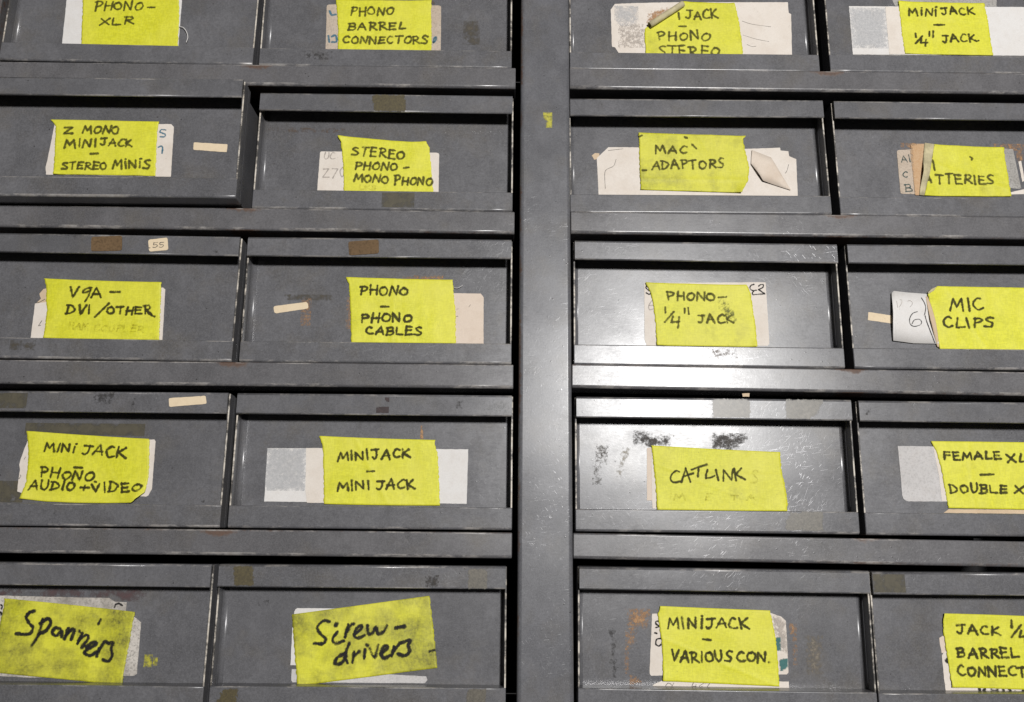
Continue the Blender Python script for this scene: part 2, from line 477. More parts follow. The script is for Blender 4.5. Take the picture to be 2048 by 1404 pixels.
def add_stroke(bm, pts, w, depth, rnd):
    """one pen stroke: a flat ribbon with round ends, an uneven width and thin ink at its rims"""
    lay = bm.verts.layers.float.get('cover') or bm.verts.layers.float.new('cover')
    w = w * 1.22
    q = [pts[0]]
    for v in pts[1:]:
        if (v - q[-1]).length > .12: q.append(v)
    if len(q) < 2: q = [q[0], q[0] + Vector((.4, .1))]
    ph = rnd.uniform(0, 9); lift = rnd.uniform(0, .05); dry = rnd.uniform(.62, 1.0)
    n = len(q)
    def V(p, c):
        v = bm.verts.new((p.x * MM, (depth(p.x, p.y) - lift) * MM, p.y * MM)); v[lay] = c
        return v
    rows = []; ends = {}
    for i, v in enumerate(q):
        d = (q[min(i + 1, n - 1)] - q[max(i - 1, 0)])
        d = d.normalized() if d.length > 1e-6 else Vector((1, 0))
        nn = Vector((-d.y, d.x))
        ww = w * .5 * (1 + .38 * noise.noise(Vector((i * .30 + ph, w, ph))) + .10 * rnd.uniform(-1, 1))
        rows.append((V(v + nn * ww, 0), V(v, max(.34, min(1, dry + .42 * noise.noise(Vector((i * .21, ph, 3)))))), V(v - nn * ww, 0)))
        if i in (0, n - 1): ends[i] = (v, nn * ww)
    for a, b in zip(rows, rows[1:]):
        bm.faces.new((a[0], a[1], b[1], b[0])); bm.faces.new((a[1], a[2], b[2], b[1]))
    for i, sgn in ((0, 1), (n - 1, -1)):
        c, r0 = ends[i]
        ring = [rows[i][0]]
        for k in range(1, 5):
            t = math.pi * k / 5 * sgn
            ring.append(V(c + Vector((r0.x * math.cos(t) - r0.y * math.sin(t), r0.x * math.sin(t) + r0.y * math.cos(t))), 0))
        ring.append(rows[i][2])
        for x, y in zip(ring, ring[1:]):
            bm.faces.new((rows[i][1], x, y) if sgn > 0 else (rows[i][1], y, x))

# hand lettering: strokes on a box one cap-height tall; 's' = curved
GL = {
 'A': (.72, [('p', [(0, 0), (.36, 1), (.70, 0)]), ('p', [(.10, .36), (.62, .38)])]),
 'B': (.66, [('p', [(.10, 1), (.08, 0)]), ('s', [(.0, .97), (.42, 1), (.54, .8), (.42, .6), (.14, .53)]), ('s', [(.14, .53), (.5, .5), (.64, .3), (.48, .08), (-.02, .0)])]),
 'C': (.62, [('s', [(.58, .88), (.36, .97), (.1, .68), (.06, .3), (.3, .04), (.64, .12)])]),
 'D': (.70, [('p', [(.12, .95), (.08, .02)]), ('s', [(0, .98), (.34, .93), (.64, .62), (.62, .34), (.36, .08), (-.02, .02)])]),
 'E': (.62, [('p', [(.10, .98), (.08, .03)]), ('p', [(.06, .98), (.58, .95)]), ('p', [(.08, .52), (.52, .53)]), ('p', [(.06, .03), (.62, .05)])]),
 'F': (.62, [('p', [(.10, .98), (.08, -.02)]), ('p', [(.02, .96), (.60, .95)]), ('p', [(.08, .52), (.55, .55)])]),
 'G': (.66, [('s', [(.66, .98), (.40, .92), (.12, .62), (.14, .40), (.40, .44), (.62, .66)]), ('p', [(.66, .74), (.58, 0), (.50, -.50)])]),
 'H': (.66, [('p', [(.06, 1), (.05, 0)]), ('p', [(.62, 1), (.6, 0)]), ('p', [(.05, .5), (.62, .53)])]),
 'I': (.20, [('p', [(.10, 1), (.11, 0)])]),
 'i': (.20, [('p', [(.10, .78), (.11, 0)]), ('p', [(.10, 1.10), (.14, 1.12)])]),
 'J': (.62, [('p', [(.02, .93), (.62, .97)]), ('s', [(.42, .96), (.43, .4), (.34, .1), (.18, .02), (.02, .16)])]),
 'K': (.66, [('p', [(.06, 1), (.05, 0)]), ('p', [(.58, .95), (.08, .46), (.68, .03)])]),
 'L': (.60, [('p', [(.10, 1), (.06, .04), (.62, .07)])]),
 'M': (.88, [('p', [(.02, 0), (.14, 1), (.42, .30), (.70, 1), (.86, 0)])]),
 'N': (.68, [('p', [(.03, 0), (.06, 1), (.60, .02), (.64, 1)])]),
 'O': (.66, [('s', [(.42, .86), (.14, .74), (.03, .34), (.24, .02), (.56, .14), (.66, .56), (.48, .86), (.28, .84)])]),
 'P': (.60, [('p', [(.10, -.02), (.12, 1)]), ('s', [(0, .95), (.38, 1), (.60, .82), (.48, .58), (.14, .46)])]),
 'R': (.66, [('p', [(.10, -.02), (.12, 1)]), ('s', [(0, .95), (.38, 1), (.56, .82), (.44, .58), (.14, .48)]), ('p', [(.20, .48), (.70, .0)])]),
 'S': (.58, [('s', [(.58, .93), (.30, 1), (.10, .80), (.30, .54), (.54, .34), (.42, .06), (.0, .06)])]),
 'T': (.66, [('p', [(0, .94), (.66, .98)]), ('p', [(.34, .96), (.31, 0)])]),
 'U': (.62, [('s', [(.06, 1), (.06, .35), (.2, .03), (.44, .06), (.56, .4), (.58, 1)])]),
 'V': (.62, [('p', [(0, 1), (.30, .02), (.62, 1)])]),
 'X': (.60, [('p', [(0, .92), (.60, .02)]), ('p', [(.60, .95), (0, .02)])]),
 'Y': (.60, [('p', [(0, 1), (.30, .5), (.6, 1)]), ('p', [(.3, .5), (.25, 0)])]),
 '2': (.62, [('p', [(0, .93), (.56, .96), (.04, .05), (.62, .06)])]),
 '5': (.58, [('s', [(.10, .95), (.08, .55), (.4, .55), (.52, .25), (.3, .02), (0, .08)]), ('p', [(.1, .95), (.55, .98)])]),
 '6': (.55, [('s', [(.5, 1), (.15, .6), (.05, .2), (.3, .0), (.52, .25), (.35, .45), (.1, .3)])]),
 '4': (.55, [('p', [(.2, 1), (.05, .4), (.55, .42)]), ('p', [(.45, .75), (.42, 0)])]),
 '7': (.55, [('p', [(0, .95), (.52, .95), (.2, 0)])]),
 '0': (.58, [('s', [(.3, 1), (.05, .55), (.25, .02), (.52, .4), (.35, .98), (.28, .98)])]),
 '/': (.7, [('p', [(0, 0), (.7, 1)])]),
 '-': (.8, [('p', [(0, .5), (.8, .52)])]),
 '+': (.7, [('p', [(0, .48), (.7, .5)]), ('p', [(.36, .8), (.34, .15)])]),
 '.': (.08, [('p', [(.0, .06), (.08, .04)])]),
 '"': (.40, [('p', [(.06, 1), (.03, .60)]), ('p', [(.36, 1), (.32, .58)])]),
 '¼': (1.0, [('p', [(.06, 1.02), (.10, .68)]), ('p', [(.06, .14), (.62, .80)]), ('p', [(.56, .50), (.46, .18), (.92, .24)]), ('p', [(.86, .46), (.80, -.12)])]),
}

def add_line(bm, line, w, depth, rnd):
    text, x0, z0, x1, z1, h = line
    base = Vector((x1 - x0, z1 - z0)); length = base.length
    ux = base.normalized() if length > 1e-6 else Vector((1, 0)); uz = Vector((-ux.y, ux.x))
    gap = .21
    widths = [GL[c][0] if c in GL else .4 for c in text]
    total = sum(widths) + gap * (len(text) - 1)
    k = length / max(total, 1e-6)
    cur = 0
    for c, wd in zip(text, widths):
        if c in GL:
            dy = rnd.uniform(-.07, .07); hs = h * rnd.uniform(.82, 1.04); sl = rnd.uniform(-.10, .14)
            for kind, pts in GL[c][1]:
                pp = []
                for a, b in pts:
                    a2 = cur + a + rnd.uniform(-.04, .04) + sl * b; b2 = b + dy + rnd.uniform(-.045, .045)
                    pp.append(Vector((x0, z0)) + ux * (a2 * k) + uz * (b2 * hs))
                if kind == 's': q = catmull(pp)
                else: q = resample([tuple(v) for v in pp], .7)
                add_stroke(bm, q, w * rnd.uniform(.9, 1.08), depth, rnd)
        cur += wd + gap

def tube(path, r, depth, seg=8):
    pts = catmull(path, 5)
    bm = bmesh.new(); rings = []
    for i, v in enumerate(pts):
        d = (pts[min(i + 1, len(pts) - 1)] - pts[max(i - 1, 0)]).normalized()
        nn = Vector((-d.y, d.x))
        y = depth(i / (len(pts) - 1))
        ring = []
        for k in range(seg):
            a = 2 * math.pi * k / seg
            ring.append(bm.verts.new(((v.x + nn.x * r * math.cos(a)) * MM, (y + r * math.sin(a)) * MM, (v.y + nn.y * r * math.cos(a)) * MM)))
        rings.append(ring)
    for a, b in zip(rings, rings[1:]):
        for k in range(seg):
            f = bm.faces.new((a[k], a[(k + 1) % seg], b[(k + 1) % seg], b[k])); f.smooth = True
    return bm, rings

def flap_mesh(p, y, lift, t, seed):
    """a loose piece of paper that stands off the drawer on one side"""
    H = sheet_height(lift, seed, .25)
    if polygon_area(p) < 0: p = p[::-1]
    q = resample(p, 2.0, True)
    bm = bmesh.new()
    vs_ = [bm.verts.new((v.x * MM, 0, v.y * MM)) for v in q]
    f = bm.faces.new(vs_)
    bmesh.ops.triangulate(bm, faces=[f])
    bmesh.ops.subdivide_edges(bm, edges=bm.edges[:], cuts=2, use_grid_fill=True)
    bmesh.ops.recalc_face_normals(bm, faces=bm.faces[:])
    for v in bm.verts: v.co.y = (y - H(v.co.x / MM, v.co.z / MM)) * MM
    for f in bm.faces: f.smooth = True
    if sum(f.normal.y * f.calc_area() for f in bm.faces) > 0: bmesh.ops.reverse_faces(bm, faces=bm.faces[:])
    rim = [e for e in bm.edges if e.is_boundary]
    ret = bmesh.ops.extrude_edge_only(bm, edges=rim)
    for v in ret['geom']:
        if isinstance(v, bmesh.types.BMVert): v.co.y += t * MM
    return bm

def bent_bm(x0, x1, y0, y1, z0, z1, rt, rb):
    """folded steel strip: tight bend along the top, wide bend along the bottom, slightly bowed front"""
    def arc(cy, cz, r, a0, a1, n):
        return [(cy + r * math.cos(math.radians(a0 + (a1 - a0) * k / n)), cz + r * math.sin(math.radians(a0 + (a1 - a0) * k / n))) for k in range(n + 1)]
    prof = [(y1, z0)] + arc(y0 + rb, z0 + rb, rb, 270, 180, 10) + arc(y0 + rt, z1 - rt, rt, 180, 90, 5) + [(y1, z1)]
    e = .5
    cols = [x0, x0 + e] + [x0 + e + (x1 - x0 - 2 * e) * k / 12 for k in range(1, 12)] + [x1 - e, x1]
    bm = bmesh.new(); rings = []
    for i, x in enumerate(cols):
        k = e * .8 if i in (0, len(cols) - 1) else 0
        zz = (z0 + z1) / 2
        rings.append([bm.verts.new((x * MM, min(y1, y + k) * MM, (z + (k if z < zz else -k)) * MM)) for y, z in prof])
    for a, b in zip(rings, rings[1:]):
        for j in range(len(prof)):
            m = (j + 1) % len(prof)
            f = bm.faces.new((a[j], a[m], b[m], b[j])); f.smooth = 1 <= j <= 10 or 12 <= j <= 16; f.material_index = int(f.smooth)
    bm.faces.new(rings[0][::-1]); bm.faces.new(rings[-1])
    bmesh.ops.recalc_face_normals(bm, faces=bm.faces[:])
    return bm

# ------------------------------------------------------------------ cabinet frame
RAILS = [(0, 'L', 332.5, 332.5), (0, 'R', 332.5, 332.5), (1, 'L', 199.53, 199.53), (1, 'R', 200.09, 200.22), (2, 'L', 66.65, 65.42), (2, 'R', 66.25, 65.63), (3, 'L', -66.08, -66.12), (3, 'R', -65.09, -68.73), (4, 'L', -197.67, -198.82), (4, 'R', -198.66, -203.45), (5, 'L', -332.5, -332.5), (5, 'R', -332.5, -332.5)]
cab = thing('cabinet_frame', 'grey steel cabinet frame of rails and post holding the drawers', 'cabinet', (0, 0, -.34))
def frame_part(name, bm, mat, z=0):
    o = link(name, bm, mat, cab)
    o.location = (0, 0, .34 + z)
    return o
frame_part('centre_post', rbox(-21.6, 20.9, -3, 26, -338, 352, 3.4, 5), 'post_paint')
for k, side, zl, zr in RAILS:
    x0, x1 = (-480, -26) if side == 'L' else (21.4, 476)
    ang = math.atan2(zr - zl, x1 - x0)
    o = link('rail', bent_bm(x0, x1, .6, 24, -.2, 19.3, 1.2, 2.5), ['rail_paint', 'rail_rim_paint'], cab)
    o.rotation_euler = (0, -ang, 0)
    o.location = (0, 0, .34 + (zl + (0 - x0) * math.tan(ang)) * MM)
frame_part('back_panel', rbox(-486, 486, 255, 258, -338, 352, 0), 'inside_shade')
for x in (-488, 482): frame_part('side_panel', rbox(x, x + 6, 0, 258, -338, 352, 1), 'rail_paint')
frame_part('partition', rbox(-2, 2, 26, 254, -338, 352, 0), 'inside_shade')
frame_part('top_panel', rbox(-481.5, 481.5, .8, 254.5, 352.4, 358, 1), 'rail_paint')
frame_part('bottom_panel', rbox(-481.5, 481.5, .8, 254.5, -344, -338.5, 1), 'rail_paint')
dab = [(-1.7, 173.7), (5.4, 174), (4.8, 160.7), (1.8, 160.5), (1.0, 166)]
frame_part('paint_dab', patch_mesh(dab, -3.12, 1.6), 'yellow_dab')

# ------------------------------------------------------------------ drawers
DRAWERS = {'r1c1': {'x': (-478, -256.5),
          'z': 219.8,
          'pull': -2,
          'roll': -0.01,
          'lean': 0,
          'items': [{'k': 'paper', 'mat': 'paper_white', 'poly': [(-68.2, 77.2), (34.1, 79.7), (36.7, 71.7), (36.9, 57.9), (37.4, 44.6), (38.1, 23.8), (-66.0, 23.6)]},
                    {'k': 'tape',
                     'mat': 'tape_fresh',
                     'L': [(-54.1, 81.2), (-51.8, 60.8), (-48.3, 23.2)],
                     'R': [(32.7, 81.4), (35.9, 56.2), (37.9, 23.0)],
                     'label': 'yellow cloth tape reading PHONO XLR',
                     'lines': [('PHONO', -40.7, 59.7, 1.5, 61.7, 9.5), ('-', 6.9, 59.7, 13.1, 59.9, 8.8), ('XLR', -34.4, 44.5, -5.0, 46.2, 8.1)],
                     'smudge': 1},
                    {'k': 'thread', 'path': [(37.2, 45.0), (41.5, 43.4), (44.9, 39.0), (46.5, 33.6), (45.2, 29.1)], 'mat': 'paper_white', 'r': 0.35},
                    {'k': 'patch', 'on': 'panel', 'mat': 'scuff_pale', 'poly': [(-77.7, 41.0), (-75.5, 41.1), (-74.2, 31.7), (-76.9, 31.6)], 'fade': 2},
                    {'k': 'patch', 'mat': 'scuff_pale', 'poly': [(-78.4, 60.1), (-76.9, 60.1), (-75.8, 51.8), (-76.9, 51.8)], 'fade': 1.5}]},
 'r1c2': {'x': (-251.7, -29.5),
          'z': 219.5,
          'pull': 0,
          'roll': 0.001,
          'lean': 0,
          'items': [{'k': 'paper',
                     'mat': 'paper_beige',
                     'poly': [(-58.1, 71.6), (46.3, 71.9), (47.1, 24.8), (-56.6, 24.3)],
                     'round': 2.5,
                     'ink': 'blue',
                     'width': 2.2,
                     'split': 3,
                     'strokes': [[(-55.1, 64.6), (-53.1, 60.9), (-49.4, 61.3)], [(-54.9, 39.5), (-53.8, 33.3)],
                                 [(-51.9, 38.8), (-48.3, 40.0), (-47.2, 33.9), (-51.3, 33.3)], [(40.1, 34.5), (40.9, 38.2), (42.7, 39.5), (42.1, 36.2), (40.4, 33.8)]],
                     'faint': []},
                    {'k': 'patch', 'mat': 'rust_stain', 'poly': [(30.0, 76.2), (41.2, 77.4), (40.6, 72.0), (37.6, 72.9)], 'fade': 2},
                    {'k': 'tape',
                     'mat': 'tape_fresh',
                     'L': [(-50.1, 76.1), (-47.8, 59.6), (-46.4, 46.3), (-45.2, 24.4)],
                     'R': [(37.8, 76.3), (37.4, 67.5), (39.1, 23.4)],
                     'label': 'yellow cloth tape reading PHONO BARREL CONNECTORS',
                     'lines': [('PHONO', -35.9, 60.1, 3.3, 61.0, 8.8), ('BARREL', -37.4, 45.1, 14.5, 46.4, 8.0), ('CONNECTORS', -41.6, 31.4, 35.0, 32.1, 8.0)]},
                    {'k': 'patch', 'mat': 'stain_brown', 'poly': [(67.1, 56.2), (80.6, 54.7), (81.6, 33.9), (72.8, 32.6), (68.2, 39.5)], 'fade': 8},
                    {'k': 'patch', 'on': 'blip', 'mat': 'dark_smudge', 'poly': [(-72.8, 13.1), (-47.7, 14.6), (-47.3, 7.1), (-70.4, 9.5)], 'fade': 9}]},
 'r1c3': {'x': (21.8, 242.7),
          'z': 219.5,
          'pull': 0,
          'roll': 0.002,
          'lean': 0,
          'items': [{'k': 'paper',
                     'mat': 'paper_cream',
                     'poly': [(-71.3, 70.1), (-67.4, 76.1), (-49.3, 77.1), (-13.1, 78.5), (91.8, 79.8), (91.8, 68.8), (94.0, 67.5), (91.9, 23.4), (-63.2, 23.1),
                              (-68.3, 31.7), (-71.0, 32.5)],
                     'ink': 'pencil',
                     'width': 0.45,
                     'strokes': [[(48.5, 59.8), (58.0, 56.6), (74.4, 54.3)], [(48.5, 45.6), (60.2, 41.6), (72.0, 39.2)], [(51.7, 36.1), (56.0, 34.0), (59.8, 34.3)]],
                     'faint': []},
                    {'k': 'patch', 'mat': 'pencil_shade', 'poly': [(-67.5, 73.5), (-46.4, 73.8), (-48.3, 58.6), (-58.9, 53.4), (-67.7, 61.7)], 'fade': 7, 'lift': 0.75},
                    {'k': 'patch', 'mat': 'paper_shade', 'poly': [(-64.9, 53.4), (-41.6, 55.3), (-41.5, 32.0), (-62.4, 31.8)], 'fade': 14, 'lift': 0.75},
                    {'k': 'patch',
                     'mat': 'adhesive_orange',
                     'poly': [(-38.7, 55.4), (-36.1, 64.6), (-31.5, 68.9), (-19.4, 71.6), (-7.3, 73.4), (-13.6, 65.8), (-33.5, 52.4)],
                     'fade': 3,
                     'lift': 0.8},
                    {'k': 'tape',
                     'mat': 'tape_worn',
                     'L': [(-4.4, 78.2), (-22.6, 64.3), (-41.0, 50.7), (-41.1, 38.7), (-40.6, 22.4)],
                     'R': [(42.3, 77.5), (44.3, 67.3), (45.7, 56.4), (47.0, 41.4), (47.5, 23.2)],
                     'label': 'olive yellow cloth tape with its corner rolled back',
                     'lines': [('I', -9.8, 61.1, -8.6, 61.1, 7.1), ('JACK', -3.0, 60.5, 26.0, 61.2, 10.1), ('-', -10.0, 49.4, -3.4, 49.5, 8.7),
                               ('PHONO', -28.7, 38.8, 17.5, 39.4, 9.3), ('STEREO', -29.2, 22.6, 25.3, 22.9, 11.9)]},
                    {'k': 'roll', 'path': [(-36.8, 52.4), (-21.2, 63.5), (-5.7, 74.7)], 'r': 2.6, 'mat': 'tape_back'},
                    {'k': 'thread',
                     'path': [(94.7, 62.4), (92.1, 58.7), (91.3, 54.0), (92.9, 50.6), (94.7, 47.8), (96.5, 43.3), (97.2, 41.0), (94.4, 40.0), (91.8, 40.3)],
                     'mat': 'ink_black',
                     'r': 0.45}]},
 'r1c4': {'x': (251.5, 473),
          'z': 219.5,
          'pull': -1.5,
          'roll': 0,
          'lean': -0.003,
          'items': [{'k': 'paper', 'mat': 'paper_grime', 'poly': [(-43.8, 86.3), (54.8, 87.7), (53.3, 77.5), (-40.1, 76.8)], 'y': 0.2},
                    {'k': 'paper', 'mat': 'paper_white', 'poly': [(-82.9, 75.8), (96.0, 77.5), (90.9, 27.5), (-83.3, 26.5)], 'y': 0.45},
                    {'k': 'patch', 'mat': 'pencil_shade', 'poly': [(-81.9, 73.8), (-50.2, 74.0), (-52.7, 33.3), (-82.5, 33.7)], 'fade': 5, 'lift': 0.85},
                    {'k': 'paper',
                     'mat': 'paper_cream',
                     'poly': [(-49.6, 75.5), (-34.8, 75.7), (-35.8, 27.299999999999997), (-50.2, 27.1)],
                     'y': 0.75,
                     'name': 'cream_paper_strip'},
                    {'k': 'tape',
                     'mat': 'tape_fresh',
                     'L': [(-37.5, 81.3), (-36.8, 61.0), (-37.0, 45.9), (-35.9, 27.7)],
                     'R': [(41.8, 80.4), (43.3, 60.5), (43.2, 50.4), (43.8, 27.1)],
                     'label': 'yellow cloth tape reading MINIJACK 1/4 JACK',
                     'lines': [('MiNi', -29.3, 66.5, -3.4, 66.9, 7.8), ('JACK', 1.2, 67.9, 31.7, 68.4, 7.8), ('-', -6.3, 52.7, 3.0, 53.2, 8.4),
                               ('¼"', -26.4, 36.9, -7.1, 37.7, 13.8), ('JACK.', -0.9, 39.5, 32.6, 40.9, 8.3)]}]},
 'r2c1': {'x': (-475.5, -254.8),
          'z': 86.3,
          'pull': -21,
          'roll': 0.002,
          'lean': 0,
          'items': [{'k': 'paper',
                     'mat': 'paper_cream',
                     'poly': [(-53.6, 71.9), (45.3, 73.0), (47.9, 70.5), (49.5, 24.7), (-55.1, 25.6), (-56.3, 32.2), (-55.7, 38.4)],
                     'ink': 'blue',
                     'width': 1.5,
                     'cut': 0,
                     'strokes': [[(41.2, 67.4), (37.4, 67.6), (36.7, 65.3), (41.0, 63.6), (40.8, 61.1), (37.1, 61.1)],
                                 [(36.6, 51.4), (38.9, 52.5), (40.3, 50.7), (40.2, 46.0)]]},
                    {'k': 'tape',
                     'mat': 'tape_fresh',
                     'L': [(-57.3, 75.7), (-54.4, 72.9), (-51.8, 69.4), (-50.6, 50.5), (-48.6, 25.6)],
                     'R': [(34.9, 74.9), (34.3, 66.5), (35.2, 51.4), (36.7, 25.0)],
                     'label': 'yellow cloth tape reading 2 MONO MINIJACK STEREO MINIS',
                     'lines': [('2', -44.8, 62.3, -37.2, 62.4, 6.7), ('MONO', -28.5, 63.1, 2.1, 63.1, 8.2), ('MINI', -42.2, 49.8, -15.7, 50.9, 7.6),
                               ('JACK', -12.0, 52.1, 14.4, 51.8, 6.6), ('-', -19.3, 41.1, -13.8, 41.1, 7.6), ('STEREO', -42.0, 30.4, -5.2, 30.6, 6.9),
                               ('MiNiS', 0.2, 31.3, 31.2, 32.2, 8.3)]},
                    {'k': 'paper', 'mat': 'sticker_cream', 'poly': [(66.0, 56.3), (94.9, 54.8), (94.8, 47.5), (66.2, 49.5)], 'round': 1, 'name': 'cream_sticker'}]},
 'r2c2': {'x': (-247.8, -27.7),
          'z': 85.9,
          'pull': 0,
          'roll': -0.001,
          'lean': 0,
          'items': [{'k': 'paper',
                     'mat': 'paper_cream',
                     'poly': [(-58.8, 59.9), (43.8, 60.1), (45.4, 59.0), (45.8, 20.3), (-59.3, 20.4)],
                     'round': 1.5,
                     'ink': 'pencil_faint',
                     'width': 1.2,
                     'lines': [('UC', -55.5, 52.7, -45.5, 52.8, 6.5), ('270', -55.2, 35.3, -36.0, 35.5, 9.5)]},
                    {'k': 'patch', 'mat': 'rust_stain', 'poly': [(-106.2, 82.2), (-38.4, 82.1), (-38.3, 78.8), (-87.2, 78.1)], 'fade': 5},
                    {'k': 'tape',
                     'mat': 'tape_fresh',
                     'L': [(-44.1, 74.5), (-40.9, 69.0), (-38.1, 48.6), (-35.9, 20.4)],
                     'R': [(33.5, 70.1), (36.7, 64.3), (38.4, 49.6), (41.6, 20.2)],
                     'T': [(-44.1, 74.5), (-29.3, 73.6), (-12.0, 72.1), (3.9, 70.6), (21.2, 69.7), (33.5, 70.1)],
                     'label': 'yellow cloth tape reading STEREO PHONO MONO PHONO',
                     'lines': [('STEREO', -30.7, 56.7, 14.6, 53.0, 8.4), ('PHONO', -27.8, 43.2, 9.0, 43.0, 8.0), ('-', 14.8, 41.3, 19.6, 41.7, 7.7),
                               ('MONO', -28.0, 31.5, 1.9, 30.4, 8.6), ('PHONO', 7.2, 29.5, 40.0, 28.8, 8.6)],
                     'faint_lines': [('LKS', -22.7, 24.3, -8.5, 24.5, 3.9)]},
                    {'k': 'patch',
                     'on': 'lip',
                     'mat': 'residue_olive',
                     'poly': [(-12.4, 104.0), (15.1, 105.0), (17.1, 89.5), (-9.2, 90.0)],
                     'fade': 0.8,
                     'label': 'olive brown square of old tape glue'},
                    {'k': 'patch', 'on': 'blip', 'mat': 'stain_olive', 'poly': [(-0.3, 15.1), (26.1, 15.5), (26.5, 3.9), (1.6, 3.0)], 'fade': 6}]},
 'r2c3': {'x': (21.3, 243.5),
          'z': 85.6,
          'pull': 0,
          'roll': 0.0055,
          'lean': -0.014,
          'items': [{'k': 'paper',
                     'mat': 'paper_cream',
                     'poly': [(-86.0, 58.0), (-75.7, 68.6), (-49.7, 68.7), (45.8, 67.9), (76.3, 69.2), (76.4, 66.5), (83.3, 65.8), (83.8, 61.1), (89.7, 58.4),
                              (88.3, 21.5), (-85.2, 22.1)],
                     'ink': 'pencil',
                     'width': 0.5,
                     'strokes': [[(-69.0, 57.2), (-71.5, 50.7), (-77.6, 47.3), (-79.4, 42.9), (-79.2, 29.1)], [(-75.8, 65.4), (-62.7, 67.1)],
                                 [(82.7, 53.3), (80.6, 47.1), (79.0, 44.8)]]},
                    {'k': 'paper',
                     'mat': 'paper_tan',
                     'poly': [(-90.3, 60.7), (-87.4, 63.0), (-83.8, 62.7), (-83.4, 58.1), (-88.2, 56.5)],
                     'y': 0.2,
                     'name': 'torn_paper_scrap'},
                    {'k': 'tape',
                     'mat': 'tape_dirty',
                     'L': [(-49.0, 82.4), (-48.3, 75.8), (-48.7, 52.4), (-48.5, 28.1)],
                     'R': [(46.5, 80.0), (43.5, 76.8), (44.6, 67.9), (47.3, 50.0), (45.7, 37.6), (39.0, 25.7)],
                     'label': 'grubby yellow cloth tape with the word ADAPTORS',
                     'lift': [(43.4, 26.9, 1.6, 9)],
                     'lines': [('MAC', -34.7, 62.1, -7.1, 62.7, 8.2), ('ADAPTORS', -38.1, 47.5, 25.4, 49.2, 8.7)],
                     'strokes': [[(-1.8, 71.4), (-0.2, 69.6), (1.7, 67.4)], [(-46.3, 46.3), (-42.9, 46.3)], [(-7.9, 78.5), (-6.2, 77.7)],
                                 [(-47.9, 78.6), (-45.6, 79.6)]]},
                    {'k': 'flap',
                     'mat': 'paper_fold',
                     'poly': [(50.7, 66.3), (67.2, 59.4), (82.4, 28.4), (58.3, 36.8), (49.2, 52.8)],
                     'name': 'torn_paper_flap',
                     'lift': [(52.8, 40.8, 1.9, 10)]}]},
 'r2c4': {'x': (250.7, 472),
          'z': 85.5,
          'pull': 0,
          'roll': 0.001,
          'lean': -0.008,
          'items': [{'k': 'paper',
                     'mat': 'paper_beige',
                     'poly': [(-50.0, 68.4), (-25.1, 70.3), (-30.8, 26.9), (-50.6, 27.1)],
                     'round': 2,
                     'ink': 'teal',
                     'width': 1.1,
                     'lines': [('AI', -46.7, 56.7, -38.7, 56.8, 6.9), ('C', -47.3, 42.8, -42.9, 42.8, 6.2), ('B.', -46.0, 28.7, -36.4, 28.5, 6.7)]},
                    {'k': 'patch', 'mat': 'orange_card', 'poly': [(-35.9, 72.5), (-25.6, 74.2), (-34.1, 26.1), (-37.8, 26.3)], 'fade': 1.2, 'lift': 0.9},
                    {'k': 'patch', 'mat': 'adhesive_orange', 'poly': [(-45.7, 75.2), (-31.9, 75.4), (-32.5, 69.1), (-45.4, 70.8)], 'fade': 6},
                    {'k': 'paper', 'mat': 'paper_grime', 'poly': [(43.4, 71.1), (53.5, 70.7), (55.9, 34.0), (53.9, 32.9), (45.4, 33.7)], 'name': 'grey_paper_label'},
                    {'k': 'patch', 'mat': 'adhesive_orange', 'poly': [(33.7, 75.2), (63.7, 75.5), (63.0, 69.7), (44.8, 71.1)], 'fade': 5},
                    {'k': 'patch', 'mat': 'adhesive_orange', 'poly': [(56.8, 66.5), (62.4, 72.1), (60.8, 58.8), (56.1, 58.7)], 'fade': 3},
                    {'k': 'paper', 'mat': 'paper_cream', 'poly': [(56.7, 58.7), (59.4, 59.5), (60.0, 40.9), (57.8, 39.4)], 'y': 0.3, 'name': 'cream_paper_strip'},
                    {'k': 'paper', 'mat': 'paper_cream', 'poly': [(45.9, 29.7), (61.9, 33.3), (61.3, 28.3), (46.1, 27.6)], 'y': 0.25, 'name': 'cream_paper_strip'},
                    {'k': 'thread', 'path': [(56.1, 58.7), (56.6, 48.6), (57.7, 38.6), (54.7, 33.2), (46.5, 30.6)], 'mat': 'ink_black', 'r': 0.8},
                    {'k': 'tape',
                     'mat': 'tape_worn',
                     'L': [(-16.7, 74.0), (-21.1, 55.5), (-25.9, 40.0), (-30.3, 25.2)],
                     'R': [(44.9, 71.9), (45.2, 56.2), (45.5, 40.8), (45.7, 25.4)],
                     'label': 'yellow cloth tape ending in TTERIES',
                     'lines': [('A', -28.6, 37.5, -22.6, 37.5, 7.4), ('TTERIES', -18.6, 37.3, 31.7, 36.3, 8.9)],
                     'strokes': [[(14.0, 62.4), (15.7, 60.9), (15.0, 59.6)], [(-19.7, 58.6), (-19.2, 54.0), (-18.8, 49.3)]]},
                    {'k': 'flap',
                     'mat': 'tape_back',
                     'poly': [(-25.0, 75.3), (-16.6, 74.0), (-21.3, 55.5), (-25.9, 40.7), (-30.3, 25.2), (-34.8, 25.8), (-30.1, 49.2)],
                     'name': 'folded_tape_back',
                     'lift': [(-31.7, 47.6, 3.6, 9)]}]},
 'r3c1': {'x': (-475.3, -254.2),
          'z': -45.5,
          'pull': 0,
          'roll': -0.006,
          'lean': 0,
          'items': [{'k': 'paper',
                     'mat': 'paper_tan',
                     'poly': [(-58.3, 54.6), (-60.0, 58.8), (-57.1, 63.0), (-46.1, 66.2), (-43.6, 47.2), (-62.0, 50.2)],
                     'y': 0.2,
                     'name': 'torn_paper_scrap'},
                    {'k': 'paper',
                     'mat': 'paper_cream',
